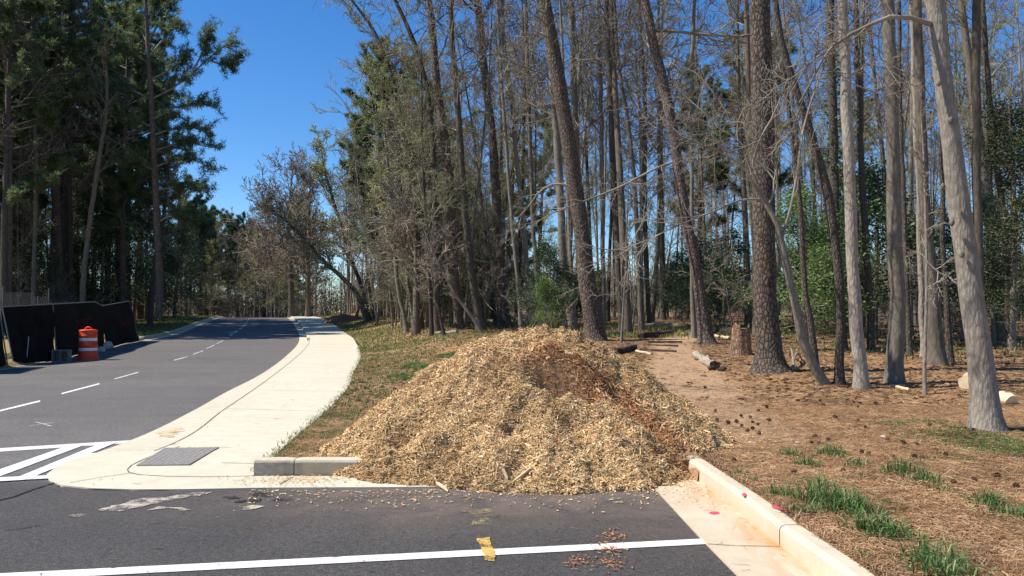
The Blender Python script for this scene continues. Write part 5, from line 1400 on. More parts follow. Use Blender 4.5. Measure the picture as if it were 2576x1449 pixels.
hero('slim_tree', 'slender pale stem of the left twin pair on the verge', 'tree', 'bark_grey', [(1024, 838, 14), (1016, 790, 11), (1005, 745, 10), (992, 616, 9), (986, 518, 8), (973, 389, 7), (963, 259, 5), (960, 130, 3)], 16, br=20, t0=.3, lmax=.16, seed=27, tw='twig_green', bud=.3)
hero('slim_tree', 'slender stem of the right twin pair on the verge', 'tree', 'bark_grey', [(1044, 832, 12), (1036, 770, 11), (1028, 713, 10), (1018, 583, 9), (1005, 454, 8), (996, 324, 6), (992, 130, 3)], 16, br=20, t0=.3, lmax=.16, seed=28)
hero('leaning_tree', 'dark trunk leaning left over the sidewalk with long arching limbs', 'tree', 'bark_dark', [(924, 809, 17), (915, 780, 14), (902, 745, 12), (863, 700, 11), (811, 654, 9), (766, 602, 8), (727, 564, 6), (688, 531, 5), (640, 500, 3)], 9, br=26, t0=.3, lmax=.38, seed=29, side=np.array([-.3, 0, .8]), tw='twig_green', flare=.2)
hero('leaning_tree', 'second dark stem leaning left above the sidewalk, steeper one', 'tree', 'bark_dark', [(930, 806, 12), (915, 740, 10), (880, 640, 8), (850, 540, 7), (820, 440, 6), (800, 330, 4)], 12, br=26, t0=.25, lmax=.28, seed=30, side=np.array([-.3, 0, .6]), tw='twig_green', bud=.3)
hero('slim_tree', 'thin stem behind the leaning dark tree by the sidewalk', 'tree', 'bark_grey', [(940, 800, 9), (921, 648, 7), (915, 518, 6), (905, 389, 4), (900, 250, 3)], 14, br=20, t0=.25, lmax=.2, seed=31, tw='twig_green', bud=.3)
hero('slim_tree', 'thin stem left of the slender twin pair', 'tree', 'bark_brown', [(993, 806, 9), (980, 730, 8), (966, 648, 7), (957, 454, 5), (950, 300, 3)], 14, br=20, t0=.25, lmax=.2, seed=32)
hero('sapling', 'thin dark sapling leaning left between twin pair and reddish pine', 'sapling', 'bark_dark', [(1119, 844, 9), (1110, 800, 8), (1096, 745, 7), (1080, 616, 5), (1070, 480, 3)], 9, br=18, t0=.25, lmax=.2, seed=33)
hero('hardwood_tree', 'tall dark forked tree whose top leans left against the open sky', 'tree', 'bark_dark', [(1100, 822, 18), (1095, 600, 15), (1090, 400, 14), (1070, 207, 13), (1045, 117, 12), (992, -5, 10)], 21, Y=36, br=22, t0=.4, lmax=.2, seed=34)
hero('hardwood_tree', 'forked bare tree reaching furthest left over the sky at the top', 'tree', 'bark_dark', [(1060, 815, 15), (1050, 600, 13), (1030, 400, 12), (990, 207, 10), (930, 60, 8), (880, -5, 6)], 19, Y=40, br=26, t0=.35, lmax=.22, seed=35, bud=.3, tw='twig_green')
# behind the big pale trunk
hero('hardwood_tree', 'tall dark trunk right behind the big pale leaning one', 'tree', 'bark_brown', [(2466, 900, 25), (2462, 648, 21), (2457, 389, 21), (2455, 259, 21), (2459, -5, 20)], 18, Y=18, br=12, t0=.45, seed=36)
hero('hardwood_tree', 'dark ivy-flecked trunk far right behind the pale one, leaning left', 'tree', 'bark_dark', [(2542, 860, 20), (2535, 700, 17), (2528, 583, 16), (2504, 389, 14), (2485, 194, 12), (2470, -5, 10)], 18, Y=24, br=16, t0=.35, seed=37)
hero('hardwood_tree', 'thick dark-footed trunk between the grey-brown one and the pale one', 'tree', 'bark_brown', [(2356, 912, 46), (2350, 820, 38), (2345, 713, 33), (2330, 583, 27), (2320, 389, 25), (2313, 194, 23), (2307, -5, 21)], 19, Y=18, br=12, t0=.45, seed=38)
hero('slim_tree', 'lighter twin stem pressed against the thick dark-footed trunk', 'tree', 'bark_pale', [(2322, 880, 16), (2316, 700, 14), (2312, 520, 13), (2306, 389, 13), (2299, 194, 12), (2293, -5, 11)], 19, Y=19.5, br=12, t0=.45, seed=39)
def ex_j4(o, p0, y0, r):
    limb_px(o, p0, y0, [(2330, 655, 5), (2360, 685, 4), (2395, 700, 3), (2420, 730, 2)], 'bark_pale', r, 5, tl=.5, depthy=-.3)
hero('sapling', 'very thin pale sapling standing between grey-brown and big pale trunks', 'sapling', 'bark_pale', [(2327, 993, 11), (2328, 920, 9), (2329, 842, 8), (2330, 648, 7), (2327, 518, 6), (2320, 324, 4), (2318, 200, 2)], 8, br=14, t0=.3, lmax=.14, seed=40, extra=ex_j4, flare=.3)
hero('hardwood_tree', 'dark straight trunk behind the slim pinkish one, slightly right', 'tree', 'bark_dark', [(2192, 870, 18), (2180, 648, 17), (2165, 389, 16), (2160, 194, 15), (2150, -5, 14)], 20, Y=22, br=14, t0=.4, seed=41)
hero('slim_tree', 'dark slim trunk right of the grey-brown straight trunk', 'tree', 'bark_dark', [(2290, 888, 15), (2282, 700, 12), (2270, 450, 11), (2264, 200, 10), (2262, -5, 9)], 19, Y=20, br=14, t0=.4, seed=42)
hero('slim_tree', 'dark slim trunk just left of the big pale one, low fork', 'tree', 'bark_dark', [(2392, 905, 17), (2378, 700, 13), (2370, 450, 11), (2368, 200, 10), (2370, -5, 9)], 19, Y=18.5, br=14, t0=.4, seed=43)
o = hero('ivy_tree', 'dark trunk wrapped in ivy leaves behind the dark bending trunk', 'tree', 'bark_dark', [(2122, 880, 22), (2105, 648, 22), (2096, 300, 21), (2090, -5, 20)], 19, Y=22, br=12, t0=.5, seed=44)
r = Rnd(99); c = Buf()
leaves_mesh(c, [np.array(at(2122 + (2090 - 2122) * k / 60 + r.u(-12, 12), 800 - 800 * k / 60, 21.9) - o.location) for k in range(60)], 26, .16, .10, r); c.obj('ivy', 'holly', o, False)
# left woods
hero('pine_tree', 'thickest straight pine trunk of the left woods', 'tree', 'bark_pine', [(149, 762, 19), (146, 648, 19), (139, 454, 19), (144, -5, 20)], 28, Y=52, br=6, t0=.4, lmax=.1, crown='pine', seed=45, flare=.2)
hero('pine_tree', 'straight dark trunk right of the thickest one in the left woods', 'tree', 'bark_dark', [(179, 762, 14), (176, 600, 14), (172, 324, 14), (185, -5, 13)], 27, Y=54, br=8, t0=.4, lmax=.12, crown='pine', seed=46, flare=.2)
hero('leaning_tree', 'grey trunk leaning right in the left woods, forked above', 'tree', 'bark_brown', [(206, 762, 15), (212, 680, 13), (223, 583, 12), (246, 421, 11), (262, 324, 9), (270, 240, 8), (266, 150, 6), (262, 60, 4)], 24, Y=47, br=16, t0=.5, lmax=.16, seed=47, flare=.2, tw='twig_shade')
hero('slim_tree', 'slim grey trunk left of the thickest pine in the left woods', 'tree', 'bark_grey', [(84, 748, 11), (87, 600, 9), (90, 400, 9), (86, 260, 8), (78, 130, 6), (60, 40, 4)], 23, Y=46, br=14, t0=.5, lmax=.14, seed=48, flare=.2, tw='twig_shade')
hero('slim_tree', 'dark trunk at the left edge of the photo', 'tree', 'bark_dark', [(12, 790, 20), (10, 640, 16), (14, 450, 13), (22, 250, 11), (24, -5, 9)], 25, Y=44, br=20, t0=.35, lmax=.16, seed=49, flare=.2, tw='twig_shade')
hero('hardwood_tree', 'dark trunk leaning right at right border of the left woods', 'tree', 'bark_dark', [(378, 790, 14), (385, 700, 13), (400, 620, 12), (412, 540, 10), (422, 430, 8), (428, 340, 6)], 18, Y=58, br=26, t0=.3, lmax=.22, seed=50, flare=.2, side=np.array([.5, 0, 0]))

# ---- the rest of the woods: copies of the kinds above
rp = random.Random(5)
def px_of(x, y): return CX + F * x / y
spots = []
def free(x, y, dmin, extra=()):
    for (a, b) in TAKEN:
        if (a - x)**2 + (b - y)**2 < dmin * dmin: return False
    return True
def zone(px, side):
    if side == 'L':
        return 'left of the thickest pine in left woods' if px < 140 else 'behind the black fence in left woods' if px < 300 else 'at right border of left woods'
    for lim, s_ in [(880, 'by the sidewalk near the crest'), (1120, 'on the slope left of the chip heap'), (1320, 'behind left shoulder of the chip heap'), (1520, 'behind the top of the chip heap'), (1700, 'behind the trail mouth'), (1900, 'behind the stump and leaning pine'), (2120, 'right behind the thickest pine'), (2330, 'behind the slim pinkish trunk'), (9999, 'behind the big pale trunk')]:
        if px < lim: return s_
batch = []
def scatter(n, keys, name, kindlab, cat, group, region, dmin, smin, smax, side, tilt=.04, own=True):
    k = 0; tries = 0
    while k < n and tries < n * 60:
        tries += 1
        p = region()
        if p is None: continue
        x, y = p
        if not free(x, y, dmin): continue
        if side == 'R' and abs(x - np.interp(y, PATH[:, 1], PATH[:, 0])) < 1.4 and y < 44: continue
        if own: TAKEN.append((x, y))
        key = rp.choice(keys); s_ = rp.uniform(smin, smax)
        batch.append((key, name, x, y, s_, kindlab, cat, group, side, tilt)); k += 1
def regR(y0, y1, d0=3.0, xm=.70):
    def f():
        y = rp.uniform(y0**2, y1**2)**.5; xl = float(x_walk(y)) + d0 + (1.5 if y < 40 else 0)
        xr = xm * y
        if y < 30: xl = max(xl, -.03 * y)
        if xl > xr: return None
        return rp.uniform(xl, xr), y
    return f
def regL(y0, y1, d0=6.5):
    def f():
        y = rp.uniform(y0, y1); xr = float(x_left(y)) - d0 - (1 if y > 60 else 2); xl = -.74 * y - 4
        if xl > xr: return None
        return rp.uniform(xl, xr), y
    return f
scatter(36, ['bare_a', 'bare_b', 'bare_d', 'bare_f'], 'bare_tree', 'tall bare tree', 'tree', 'bare trees of the right woods', regR(27, 52), 1.5, .75, 1.0, 'R')
scatter(44, ['bare_h'], 'slim_bare_tree', 'very slim bare tree', 'tree', 'slim trees of the right woods', regR(28, 75, 3), 1.0, .85, 1.15, 'R', .035)
scatter(36, ['bare_a', 'bare_b', 'bare_g', 'bare_e', 'bare_g'], 'bare_tree', 'tall bare tree', 'tree', 'bare trees of the right woods', regR(50, 92, 4), 1.8, .7, .95, 'R')
scatter(7, ['pine_a', 'pine_b', 'pine_e'], 'pine_tree', 'dark green pine', 'tree', 'pines of the right woods', regR(40, 80, 6), 2.2, .7, .9, 'R')
scatter(40, ['sap_a', 'sap_b', 'sap_c'], 'bare_sapling', 'bare thin sapling', 'sapling', 'saplings of the right woods', regR(24, 60, 2.5), 1.0, .8, 1.3, 'R', .12)
scatter(78, ['brush_a', 'brush_b', 'brush_b'], 'brush_shrub', 'twiggy leafless shrub', 'shrub', 'twiggy shrubs of the right woods', regR(30, 95, 4), 1.0, .5, 1.0, 'R', .1)
scatter(24, ['holly_a', 'holly_b'], 'holly_shrub', 'dark evergreen holly', 'shrub', 'evergreen hollies of the right woods', regR(30, 62, 6), 1.4, .6, .95, 'R')
# along the road: lower trees whose tops step down towards the crest
def roadside():
    y = rp.uniform(50, 92); return float(x_walk(y)) + rp.uniform(2.5, 7), y
scatter(24, ['bare_d', 'bare_c', 'bare_g', 'bare_h', 'bare_g'], 'roadside_tree', 'bare spreading tree', 'tree', 'bare trees lining the sidewalk', roadside, 1.5, .68, .98, 'R', .10)
def slope():
    y = rp.uniform(34, 62); px = rp.uniform(790, 1230); x = (px - CX) * y / F
    return (x, y) if x > float(x_walk(y)) + 2.5 else None
scatter(26, ['sap_a', 'sap_c', 'sap_b'], 'thicket_tree', 'thin olive stem', 'sapling', 'thicket stems on the slope', slope, .9, .9, 1.5, 'R', .12)
scatter(10, ['bare_c', 'bare_f', 'round_b'], 'thicket_tree', 'spreading olive-twigged tree', 'tree', 'spreading thicket trees on the slope', slope, 1.2, .5, .72, 'R', .1)
# left woods
scatter(25, ['pine_a', 'pine_b', 'pine_c'], 'pine_tree', 'dark dense pine', 'tree', 'pines of the left woods', regL(48, 92, 4.5), 2.1, .9, 1.12, 'L')
scatter(3, ['pine_e'], 'pine_tree', 'low-branched bushy pine', 'tree', 'bushy pines of the left woods', regL(47, 62, 6), 2.2, 1.2, 1.75, 'L')
scatter(32, ['bare_a', 'bare_b', 'bare_h', 'bare_e'], 'bare_tree', 'bare trunk tree', 'tree', 'bare trees of the left woods', regL(46, 85), 1.6, .85, 1.1, 'L')
scatter(30, ['holly_c', 'holly_c', 'cedar_a'], 'evergreen_tree', 'glossy-leaved evergreen', 'tree', 'evergreens of the left woods', regL(45, 70, 6.5), 1.6, .9, 1.5, 'L')
scatter(34, ['brush_b', 'sap_a', 'sap_c'], 'brush_shrub', 'twiggy understory shrub', 'shrub', 'twiggy shrubs of the left woods', regL(45, 85, 5.5), 1.2, .9, 1.4, 'L', .1)
cnt = {}
groups_ = {}
for i, bt in enumerate(batch):
    groups_.setdefault((bt[5], zone(px_of(bt[2], bt[3]), bt[8])), []).append(i)
labels = {}
for (kl, zn), ids in groups_.items():
    ids.sort(key=lambda i: px_of(batch[i][2], batch[i][3]))
    for j, i in enumerate(ids):
        labels[i] = f'{kl} {zn}' + (f', {ORD[j]} from the left' if len(ids) > 1 else '')
for i, (key, name, x, y, s_, kl, cat, group, side, tilt) in enumerate(batch):
    place(key, name, x, y, s_, rp.uniform(0, 6.28), labels[i], cat, group, (rp.gauss(0, tilt), rp.gauss(0, tilt)))
# traced evergreens
def put(key, name, px, py, Y, hpx, label, cat, group=None, H=5.0):
    p = at(px, py, Y); z = float(G(p.x, p.y)); hh = hpx * Y / F
    place(key, name, p.x, p.y, hh / H, rp.uniform(0, 6.28), label, cat, group)
put('holly_light', 'holly_tree', 2030, 880, 22, 400, 'sunlit bright green bush between the curving stem and the dark bending trunk', 'shrub', None, 5.5)
put('holly_light', 'holly_tree', 2120, 880, 25, 330, 'light green evergreen behind the slim pinkish trunk', 'shrub', None, 5.5)
put('holly_a', 'holly_tree', 2200, 880, 24, 440, 'dark holly between the pinkish trunk and the grey-brown trunk', 'shrub', None, 5)
put('holly_a', 'holly_tree', 1820, 850, 32, 250, 'dark holly with glossy leaves behind the stump', 'shrub', None, 5)
put('holly_b', 'holly_tree', 1760, 840, 36, 220, 'dark holly behind the leaning pine foot', 'shrub', None, 3.6)
put('holly_a', 'holly_tree', 1388, 835, 30, 230, 'round holly behind the heap between light grey trunk and crooked trunk', 'shrub', None, 5)
put('holly_light', 'holly_tree', 1372, 835, 29, 150, 'low paler holly in front of the round holly behind the heap', 'shrub', None, 5.5)
put('cedar_a', 'cedar_tree', 2545, 900, 22, 620, 'olive green cedar at the right edge of the photo', 'tree', None, 8)
put('holly_c', 'holly_tree', 2500, 880, 25, 360, 'dark evergreen bush right of the big pale trunk', 'shrub', None, 7.5)
put('holly_a', 'holly_tree', 2420, 870, 27, 300, 'dark evergreen bush behind the big pale trunk, left side', 'shrub', None, 5)
put('pine_e', 'pine_tree', 1015, 800, 55, 640, 'dark pine with bushy crown showing above the slope left of the heap', 'tree', None, 14)
put('pine_a', 'pine_tree', 960, 800, 62, 700, 'second bushy dark pine, left of the first, against the sky', 'tree', None, 25)
for k, (px, hh) in enumerate([(1075, 300), (1140, 330), (1010, 230), (1200, 260)]):
    put('holly_c', 'evergreen_shrub', px, 815, 40 + k * 2, hh, f'hazy small-leaved evergreen on the slope left of the heap, {ORD[[1, 2, 0, 3][k]]} from the left', 'shrub', 'evergreens on the slope', 7.5)
for k, (px, Y, hh) in enumerate([(300, 60, 300), (335, 66, 330), (368, 72, 300), (402, 70, 260), (438, 80, 250), (250, 58, 320), (470, 88, 220)]):
    put('holly_c', 'evergreen_tree', px, 800, Y, hh, f'glossy dark evergreen filling the gap above the fence end, {ORD[[1, 2, 3, 4, 5, 0, 6][k]]} from the left', 'tree', 'evergreens above the fence end', 7.5)
for k, (x_, y_, ky) in enumerate([(-28, 44.5, 'pine_b'), (-33.5, 46, 'pine_a'), (-30, 49.5, 'pine_a'), (-36, 57, 'pine_b'), (-30.2, 62, 'pine_c'), (-27.8, 57.5, 'pine_b'), (-33.5, 70, 'pine_a')]):
    place(ky, 'pine_tree', x_, y_, 1.0, k * 1.7, f'tall pine at the front edge of the left woods, {ORD[sorted(range(7), key=lambda q: [-.629, -.728, -.606, -.632, -.487, -.483, -.479][q]).index(k)]} from the left', 'tree', 'front pines of the left woods')
# purple-topped tree at the road end and its neighbours
put('round_a', 'round_tree', 733, 795, 97, 400, 'rounded bare purplish tree where the sidewalk meets the crest', 'tree', None, 13)
put('round_b', 'round_tree', 775, 795, 90, 400, 'bare spreading tree right of the purplish rounded one', 'tree', None, 15)
put('round_a', 'round_tree', 665, 795, 112, 300, 'brownish rounded bare tree behind the road crest', 'tree', None, 13)
far = [(500, 118, 235), (522, 112, 225), (548, 125, 240), (570, 130, 215), (598, 128, 210), (622, 135, 225), (645, 128, 200), (668, 132, 205), (687, 140, 190), (478, 112, 260), (745, 128, 180), (770, 125, 200), (455, 105, 240), (535, 140, 200), (610, 145, 190), (655, 150, 180), (715, 135, 185), (440, 110, 300)]
far.sort()
for k, (px, Y, hh) in enumerate(far):
    p = at(px, 797, Y); p.z = float(elev(Y)) - .2
    place('pine_d', 'pine_tree', p.x, p.y, hh * 1.13 * Y / F / 15.5, rp.uniform(0, 6.28), f'distant pine beyond the road crest, {ORD[k]} from the left', 'tree', 'pines beyond the road crest', (rp.gauss(0, .03), rp.gauss(0, .03)), z=float(p.z))
for k in range(34):
    px = 430 + k * 11; Y = rp.uniform(102, 120)
    p = at(px, 797, Y)
    place(rp.choice(['brush_b', 'sap_a', 'sap_c']), 'brush_shrub', p.x, p.y, rp.uniform(1.1, 1.9), rp.uniform(0, 6.28), f'bare brush beyond the road crest, {ORD[k]} from the left', 'shrub', 'brush beyond the road crest', z=float(elev(Y)) - .2)

# ---- branch of the left pine that reaches over the sky
def sky_branch():
    Y = 50; root = at(440, 560, Y); g0 = at(400, 790, Y); g0.z = float(G(g0.x, g0.y))
    o = thing('pine_tree', g0, 'pine at the right border of the left woods whose upper limbs reach over the sky', 'tree')
    r = Rnd(77); a = Buf(); b = Buf(); P2 = []
    tp = [np.array(at(x_, y_, Y) - g0) for x_, y_ in [(400, 800), (402, 700), (396, 600), (392, 480), (386, 360), (380, 240), (372, 120), (366, 0), (360, -110)]]
    a.tube(tp, [.24, .22, .21, .2, .18, .16, .13, .10, .05], 10); a.obj('trunk', 'bark_pine', o)
    L_ = [[(380, 250), (430, 225), (480, 190), (520, 150), (560, 120), (592, 108)], [(480, 190), (505, 140), (520, 100), (528, 72)], [(520, 150), (550, 160), (580, 165), (595, 150)], [(384, 300), (440, 270), (500, 262), (550, 268)],
          [(386, 340), (430, 325), (480, 320), (530, 330)], [(376, 140), (410, 100), (430, 70), (444, 60)], [(372, 100), (400, 60), (420, 30), (434, 10)], [(390, 420), (430, 405), (480, 400), (522, 418)], [(392, 480), (440, 470), (480, 470), (512, 480)], [(396, 560), (430, 540), (470, 545), (498, 552)],
          [(380, 250), (340, 230), (300, 220), (260, 225)], [(384, 320), (340, 300), (300, 290)], [(376, 160), (330, 130), (290, 100)], [(390, 430), (350, 410), (310, 400)], [(372, 110), (350, 70), (330, 30)], [(378, 200), (420, 180), (450, 160), (470, 140)], [(374, 60), (390, 20), (400, -20)],[(388, 380), (430, 365), (480, 360), (535, 372)]]
    for L__ in L_:
        dy = r.u(-1.5, 1.5)
        pts = [np.array(at(x_, y_, Y + dy * i / len(L__)) - g0) for i, (x_, y_) in enumerate(L__)]
        b.tube(pts, [.06 * (1 - .75 * i / (len(pts) - 1)) + .01 for i in range(len(pts))], 5)
        for m_ in range(34):
            q2, d2 = along(pts, r.u(.25, 1)); pp_ = path_from(q2, unit(d2 + r.n3(.8)), r.u(.4, 1.1), 3, .15, .12, r); b.tube(pp_, [.014, .01, .006], 3)
            for g_ in (.45, .75, 1.0): P2.append(along(pp_, g_)[0])
    c = Buf(); tufts_mesh(c, P2, 22, .27, .026, r)
    b.obj('branches', 'twig_grey', o); c.obj('needles', 'needles', o, False)
sky_branch()

# ------------------------------------------------------------------ stump, logs, poles
p = hit(1864, 893)
st = thing('tree_stump', p, 'broken waist-high stump with orange flaking bark left of the thickest pine', 'stump')
r = Rnd(55); b_ = Buf(); hs_ = 72 * p.y / F; rb = 26 * p.y / F
prof = [(rb * 1.12, -.1), (rb * 1.02, .06), (rb * .94, .2), (rb * .88, .45), (rb * .84, hs_ * .7), (rb * .82, hs_ * .93), (rb * .80, hs_)]
b_.lathe(prof, 22); V = b_.v[0]
for i in range(len(V)):
    k = i % 22; V[i][:2] *= 1 + .10 * math.sin(k * 1.7 + 1) + .05 * math.sin(k * 3.1)
    if i >= 22 * 5: V[i][2] += .09 * math.sin(k * .9 + 2) + .05 * math.sin(k * 2.6)
b_.obj('trunk', 'bark_stump', st)
bb = Buf(); bb.lathe([(rb * .77, hs_ * .93), (rb * .45, hs_ * .84), (rb * .15, hs_ * .80), (.001, hs_ * .8)], 16); bb.obj('hollow_top', 'stump_wood', st)
def log(name, pa, pb, rad, material, label, cat='log', endmat=None, seed=0, lift=None, n=9, rough=.08, Ya=None, Yb=None):
    a = hit(*pa) if Ya is None else at(*pa, Ya); c = hit(*pb) if Yb is None else at(*pb, Yb)
    if Ya is not None: a.z = float(G(a.x, a.y))
    if Yb is not None: c.z = float(G(c.x, c.y))
    r = Rnd(200 + seed); o = thing(name, a, label, cat); P = []
    for i in range(n):
        t_ = i / (n - 1); q = (c - a) * t_; P.append(np.array(q) + np.array([0, 0, rad * .75 + (lift or 0) * math.sin(math.pi*t_)]) + r.n3(rad * .12))
    b = Buf(); b.tube(P, [rad * r.u(1 - rough, 1 + rough) for _ in P], 14); b.flush(); V = b.v[0]; V += r.g.normal(0, rad * rough * .45, V.shape)
    ends = []
    for e in (0, n - 1):
        base = e * 14; cen = np.mean(V[base:base + 14], 0)
        ends.append((V[base:base + 14].copy(), cen))
    b.obj('bark', material, o)
    for ring, cen in ends:
        e = Buf(); e.add(np.concatenate([ring, [cen]]), None, [[k, (k + 1) % 14, 14] for k in range(14)]); e.obj('cut_end', endmat or material, o, False)
    return o
log('fallen_log', (1595, 812), (1732, 804), .13, 'log_grey', 'long pale fallen log lying across the far end of the trail', Ya=38, Yb=37, seed=1)
log('rotten_log', (1610, 840), (1690, 830), .11, 'wood_dark', 'dark mossy rotten log left of the trail', Ya=27.5, Yb=30, seed=2, rough=.2)
log('fallen_log', (1548, 893), (1596, 881), .09, 'wood_dark', 'short black log between heap and trail', seed=3, rough=.18)
log('fallen_log', (1800, 838), (1850, 846), .16, 'wood_dark', 'dark log behind the stump, on its left', seed=4)
log('dead_branch', (1800, 848), (1850, 856), .05, 'wood_pale', 'pale barkless branch just below the dark log by the stump', 'branch', seed=5)
log('fallen_log', (1200, 803), (1330, 806), .12, 'log_grey', 'thin fallen log seen between trunks behind the heap shoulder', Ya=45, Yb=45, seed=6)
log('fallen_log', (1080, 842), (1150, 838), .07, 'log_grey', 'thin fallen pole on the grass left of the heap', seed=7)
log('dead_branch', (2243, 974), (2286, 984), .030, 'wood_pale', 'short bare pale stick in front of the grey-brown trunk', 'branch', seed=8)
log('dead_branch', (2100, 953), (2250, 952), .028, 'log_grey', 'long grey stick lying behind the slim pinkish trunk', 'branch', seed=9)
log('dead_branch', (1601, 886), (1640, 893), .035, 'wood_pale', 'pale stick beside the short black log', 'branch', seed=10)
log('cut_log', (2438, 978), (2446, 968), .15, 'wood_cut', 'pale sawn round behind the big trunk, left side', 'log', 'wood_cut', seed=11, n=4)
log('cut_log', (2490, 1008), (2545, 1020), .10, 'wood_cut', 'pale sawn log right of the big leaning trunk', 'log', 'wood_cut', seed=12)
log('dead_branch', (1990, 936), (2016, 905), .022, 'log_grey', 'forked pale branch propped right of the thickest pine, right prong', 'branch', seed=13, lift=.25)
log('dead_branch', (1998, 934), (1986, 898), .022, 'log_grey', 'forked pale branch propped right of the thickest pine, left prong', 'branch', seed=14, lift=.3)
log('dead_branch', (1870, 915), (1925, 925), .018, 'wood_dark', 'dark twig on the ground left of the thickest pine', 'branch', seed=15)
log('decayed_log', (1754, 902), (1800, 932), .095, 'wood_rotten', 'crumbling grey decayed log end on pine straw right of the trail', 'log', 'wood_dark', seed=16, n=12, rough=.35)
rock('wood_lump', 1817, 934, (.11, .08, .08), 'wood_dark', 'small dark lump of rotten wood right of the decayed log', 'wood lump', 8)
# cross ridges (exposed roots) on the trail
for k, (pa, pb, rd) in enumerate([((1610, 882), (1700, 886), .035), ((1620, 870), (1705, 872), .03), ((1630, 862), (1715, 862), .03)]):
    log('tree_root', pa, pb, rd, 'wood_dark', f'dark root crossing the trail, {ORD[k]} from the front', 'root', seed=20 + k)
# soil heap by the woods edge near the crest
hp = hit(862, 812)
b_ = Buf(); b_.lathe([(2.0, -.1), (1.6, .22), (1.1, .48), (.6, .66), (.2, .72), (.001, .73)], 24)
V = b_.v[0]; V += Rnd(5).g.normal(0, .05, V.shape)
o = b_.obj('soil_heap', 'soil_heap', None); o.location = hp + Vector((0, 1, -.1)); tag(o, 'low mound of red-brown soil at wood edge right of the far sidewalk', 'soil heap')
# utility pole and wires beyond the crest
pb = at(697, 797, 112); pb.z = float(elev(112)) - .1; pt = at(699, 693, 112)
up = thing('utility_pole', pb, 'slim wooden utility pole beyond the road crest', 'utility pole')
b_ = Buf(); b_.tube([Vector((0, 0, 0)), Vector((0, 0, (pt.z - pb.z) / 2)), Vector((0, 0, pt.z - pb.z))], [.13, .12, .10], 8); b_.obj('post', 'pole_wood', up)
b_ = Buf(); b_.box((.35, 0, pt.z - pb.z + .05), (.9, .12, .12)); b_.obj('crossarm', 'pole_wood', up)
for k, (a, c) in enumerate([((440, 745), (698, 712)), ((440, 757), (698, 717)), ((460, 760), (698, 722)), ((455, 775), (698, 748)), ((440, 798), (712, 769))]):
    A = at(a[0], a[1], 104); C_ = at(c[0], c[1], 112); b_ = Buf()
    b_.tube([A.lerp(C_, t_) + Vector((0, 0, -.35 * math.sin(math.pi * t_))) for t_ in np.linspace(0, 1, 9)], [.022] * 9, 4)
    tag(b_.obj('overhead_wire', 'wire_line', None), f'overhead wire beyond the road crest, {ORD[k]} from the top', 'wire', 'wires beyond the road crest')

# ------------------------------------------------------------------ far-off woods, one mass seen through the trunks
r = Rnd(404); b_ = Buf(); c = Buf()
for k in range(2300):
    y = r.u(98, 175); x = r.u(-.72, .70) * y
    if -.40 * y < x < -.21 * y and y < 118: continue
    z0 = float(G(x, y)) if x > float(x_walk(y)) or x < float(x_left(y)) else float(elev(y))
    h_ = r.u(4, 11) if x > -.05 * y else r.u(4, 9.5)
    q = np.array([x, y, z0 - .3]); d = unit(np.array([r.u(-.12, .12), r.u(-.1, .1), 1])); pts = path_from(q, d, h_, 5, .06, .1, r)
    b_.tube(pts, [.09, .07, .055, .04, .02], 4)
    for m_ in range(26):
        q2, d2 = along(pts, r.u(.12, 1)); b_.tube(path_from(q2, unit(d2 + r.n3(.8)), r.u(.8, 2.2), 3, .2, .1, r), [.028, .022, .014], 3)
P = []
for k in range(1700):
    y = r.u(108, 175); x = r.u(-.72, .70) * y
    z0 = float(elev(y)) if x < 0 else float(bank(y)); P.append((x, y, z0 + r.u(.5, 6)))
leaves_mesh(c, P, 22, .8, .36, r)
dw = b_.obj('distant_woods', 'twig_grey', None); tag(dw, 'hazy mass of bare grey-brown woods far behind the trees', 'woods', None, 'stuff')
tag(c.obj('distant_thicket', 'cedar', None, False), 'dark green undergrowth far behind the trunks', 'woods', None, 'stuff')

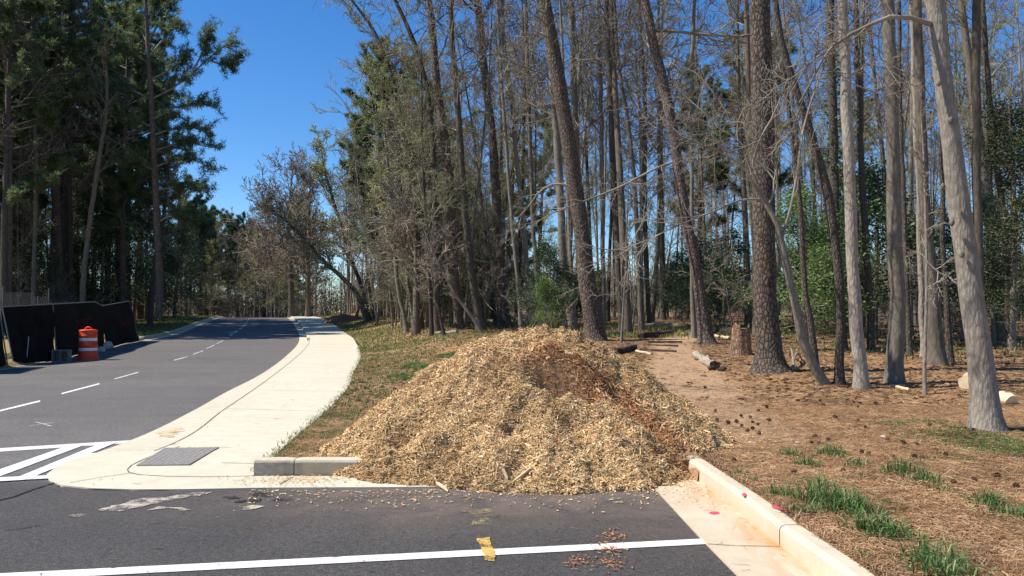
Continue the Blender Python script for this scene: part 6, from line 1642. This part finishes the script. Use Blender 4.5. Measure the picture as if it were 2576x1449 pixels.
# ------------------------------------------------------------------ small litter on paving and ground
def bits(n, xs, ys, zf, ln, wd, name, material, label, cat):
    x = xs(n); y = ys(n); ok = (pile_h(x, y) < .02 + zf(x, y)); x, y = x[ok], y[ok]; n = len(x)
    z = zf(x, y) + .004; yaw = rng.uniform(0, 6.28, n); l = ln * rng.uniform(.4, 1.5, n)
    b = Buf()
    for i in range(n):
        p = np.array([x[i], y[i], z[i] + wd]); d = np.array([math.cos(yaw[i]), math.sin(yaw[i]), 0]); s_ = np.array([-d[1], d[0], 0]) * l[i] * rng.normal(0, .12)
        b.tube([p - d*l[i]/2, p - d*l[i]*.1 + s_, p + d*l[i]/2], [wd * .5, wd * .6, wd * .3], 4)
    return tag(b.obj(name, material, None), label, cat, None, 'stuff')
bits(130, lambda n: rng.uniform(-6.5, -2.6, n), lambda n: 7.3 + 14 * rng.uniform(0, 1, n)**1.6, lambda x, y: np.where((x > x_joint(np.maximum(y, 8))) & (x < x_walk(np.maximum(y, 8))), walkz(x, y), -.5), .07, .003, 'walk_litter', 'straw', 'thin brown needles and twigs scattered over the sidewalk', 'litter')
bits(120, lambda n: rng.uniform(-3, 1.3, n), lambda n: rng.uniform(4.3, 7.1, n), lambda x, y: 0*x, .07, .003, 'lot_litter', 'dead_leaf', 'fine dark twigs scattered over the parking bay asphalt', 'litter')
bits(34, lambda n: rng.uniform(1.36, 1.78, n), lambda n: rng.uniform(4.2, 7.6, n), lambda x, y: 0*x + .014, .08, .002, 'gutter_litter', 'dead_leaf', 'twigs and needles lying in the sandy gutter', 'litter')
bits(700, lambda n: rng.uniform(1.9, 12, n), lambda n: rng.uniform(4.5, 17, n), lambda x, y: np.where(x > bound(y) + .05, G(x, y) + .006, -.5), .16, .005, 'ground_twigs', 'dead_leaf', 'brown twigs lying on the pine straw', 'litter')
# dead leaves and straw caught along the paving edges
n_ = 2600; y = 7.95 + 26 * rng.uniform(0, 1, n_)**1.5; x = x_walk(y) + rng.normal(.0, .06, n_); ok = x > x_walk(y) - .12; x, y = x[ok], y[ok]
b_ = Buf(); blades(b_, x, y, np.maximum(walk_h(y) - .01, 0), .05 * rng.uniform(.3, 1.5, len(x)), .008 + 0*x, 1.2)
tag(b_.obj('edge_grass', 'lawn', None, False), 'ragged grass fringe creeping over the sidewalk edge', 'grass', None, 'stuff')
n_ = 1500; y = rng.uniform(3.6, 8.2, n_); x = kerb_x(y) + .15 + np.abs(rng.normal(0, .05, n_))
b_ = Buf(); blades(b_, x, y, .146 + 0*x, .05 * rng.uniform(.3, 1.4, n_), .006 + 0*x, 1.2)
tag(b_.obj('edge_grass', 'straw', None, False), 'dry straw fringe along the back of the right kerb', 'grass', None, 'stuff')
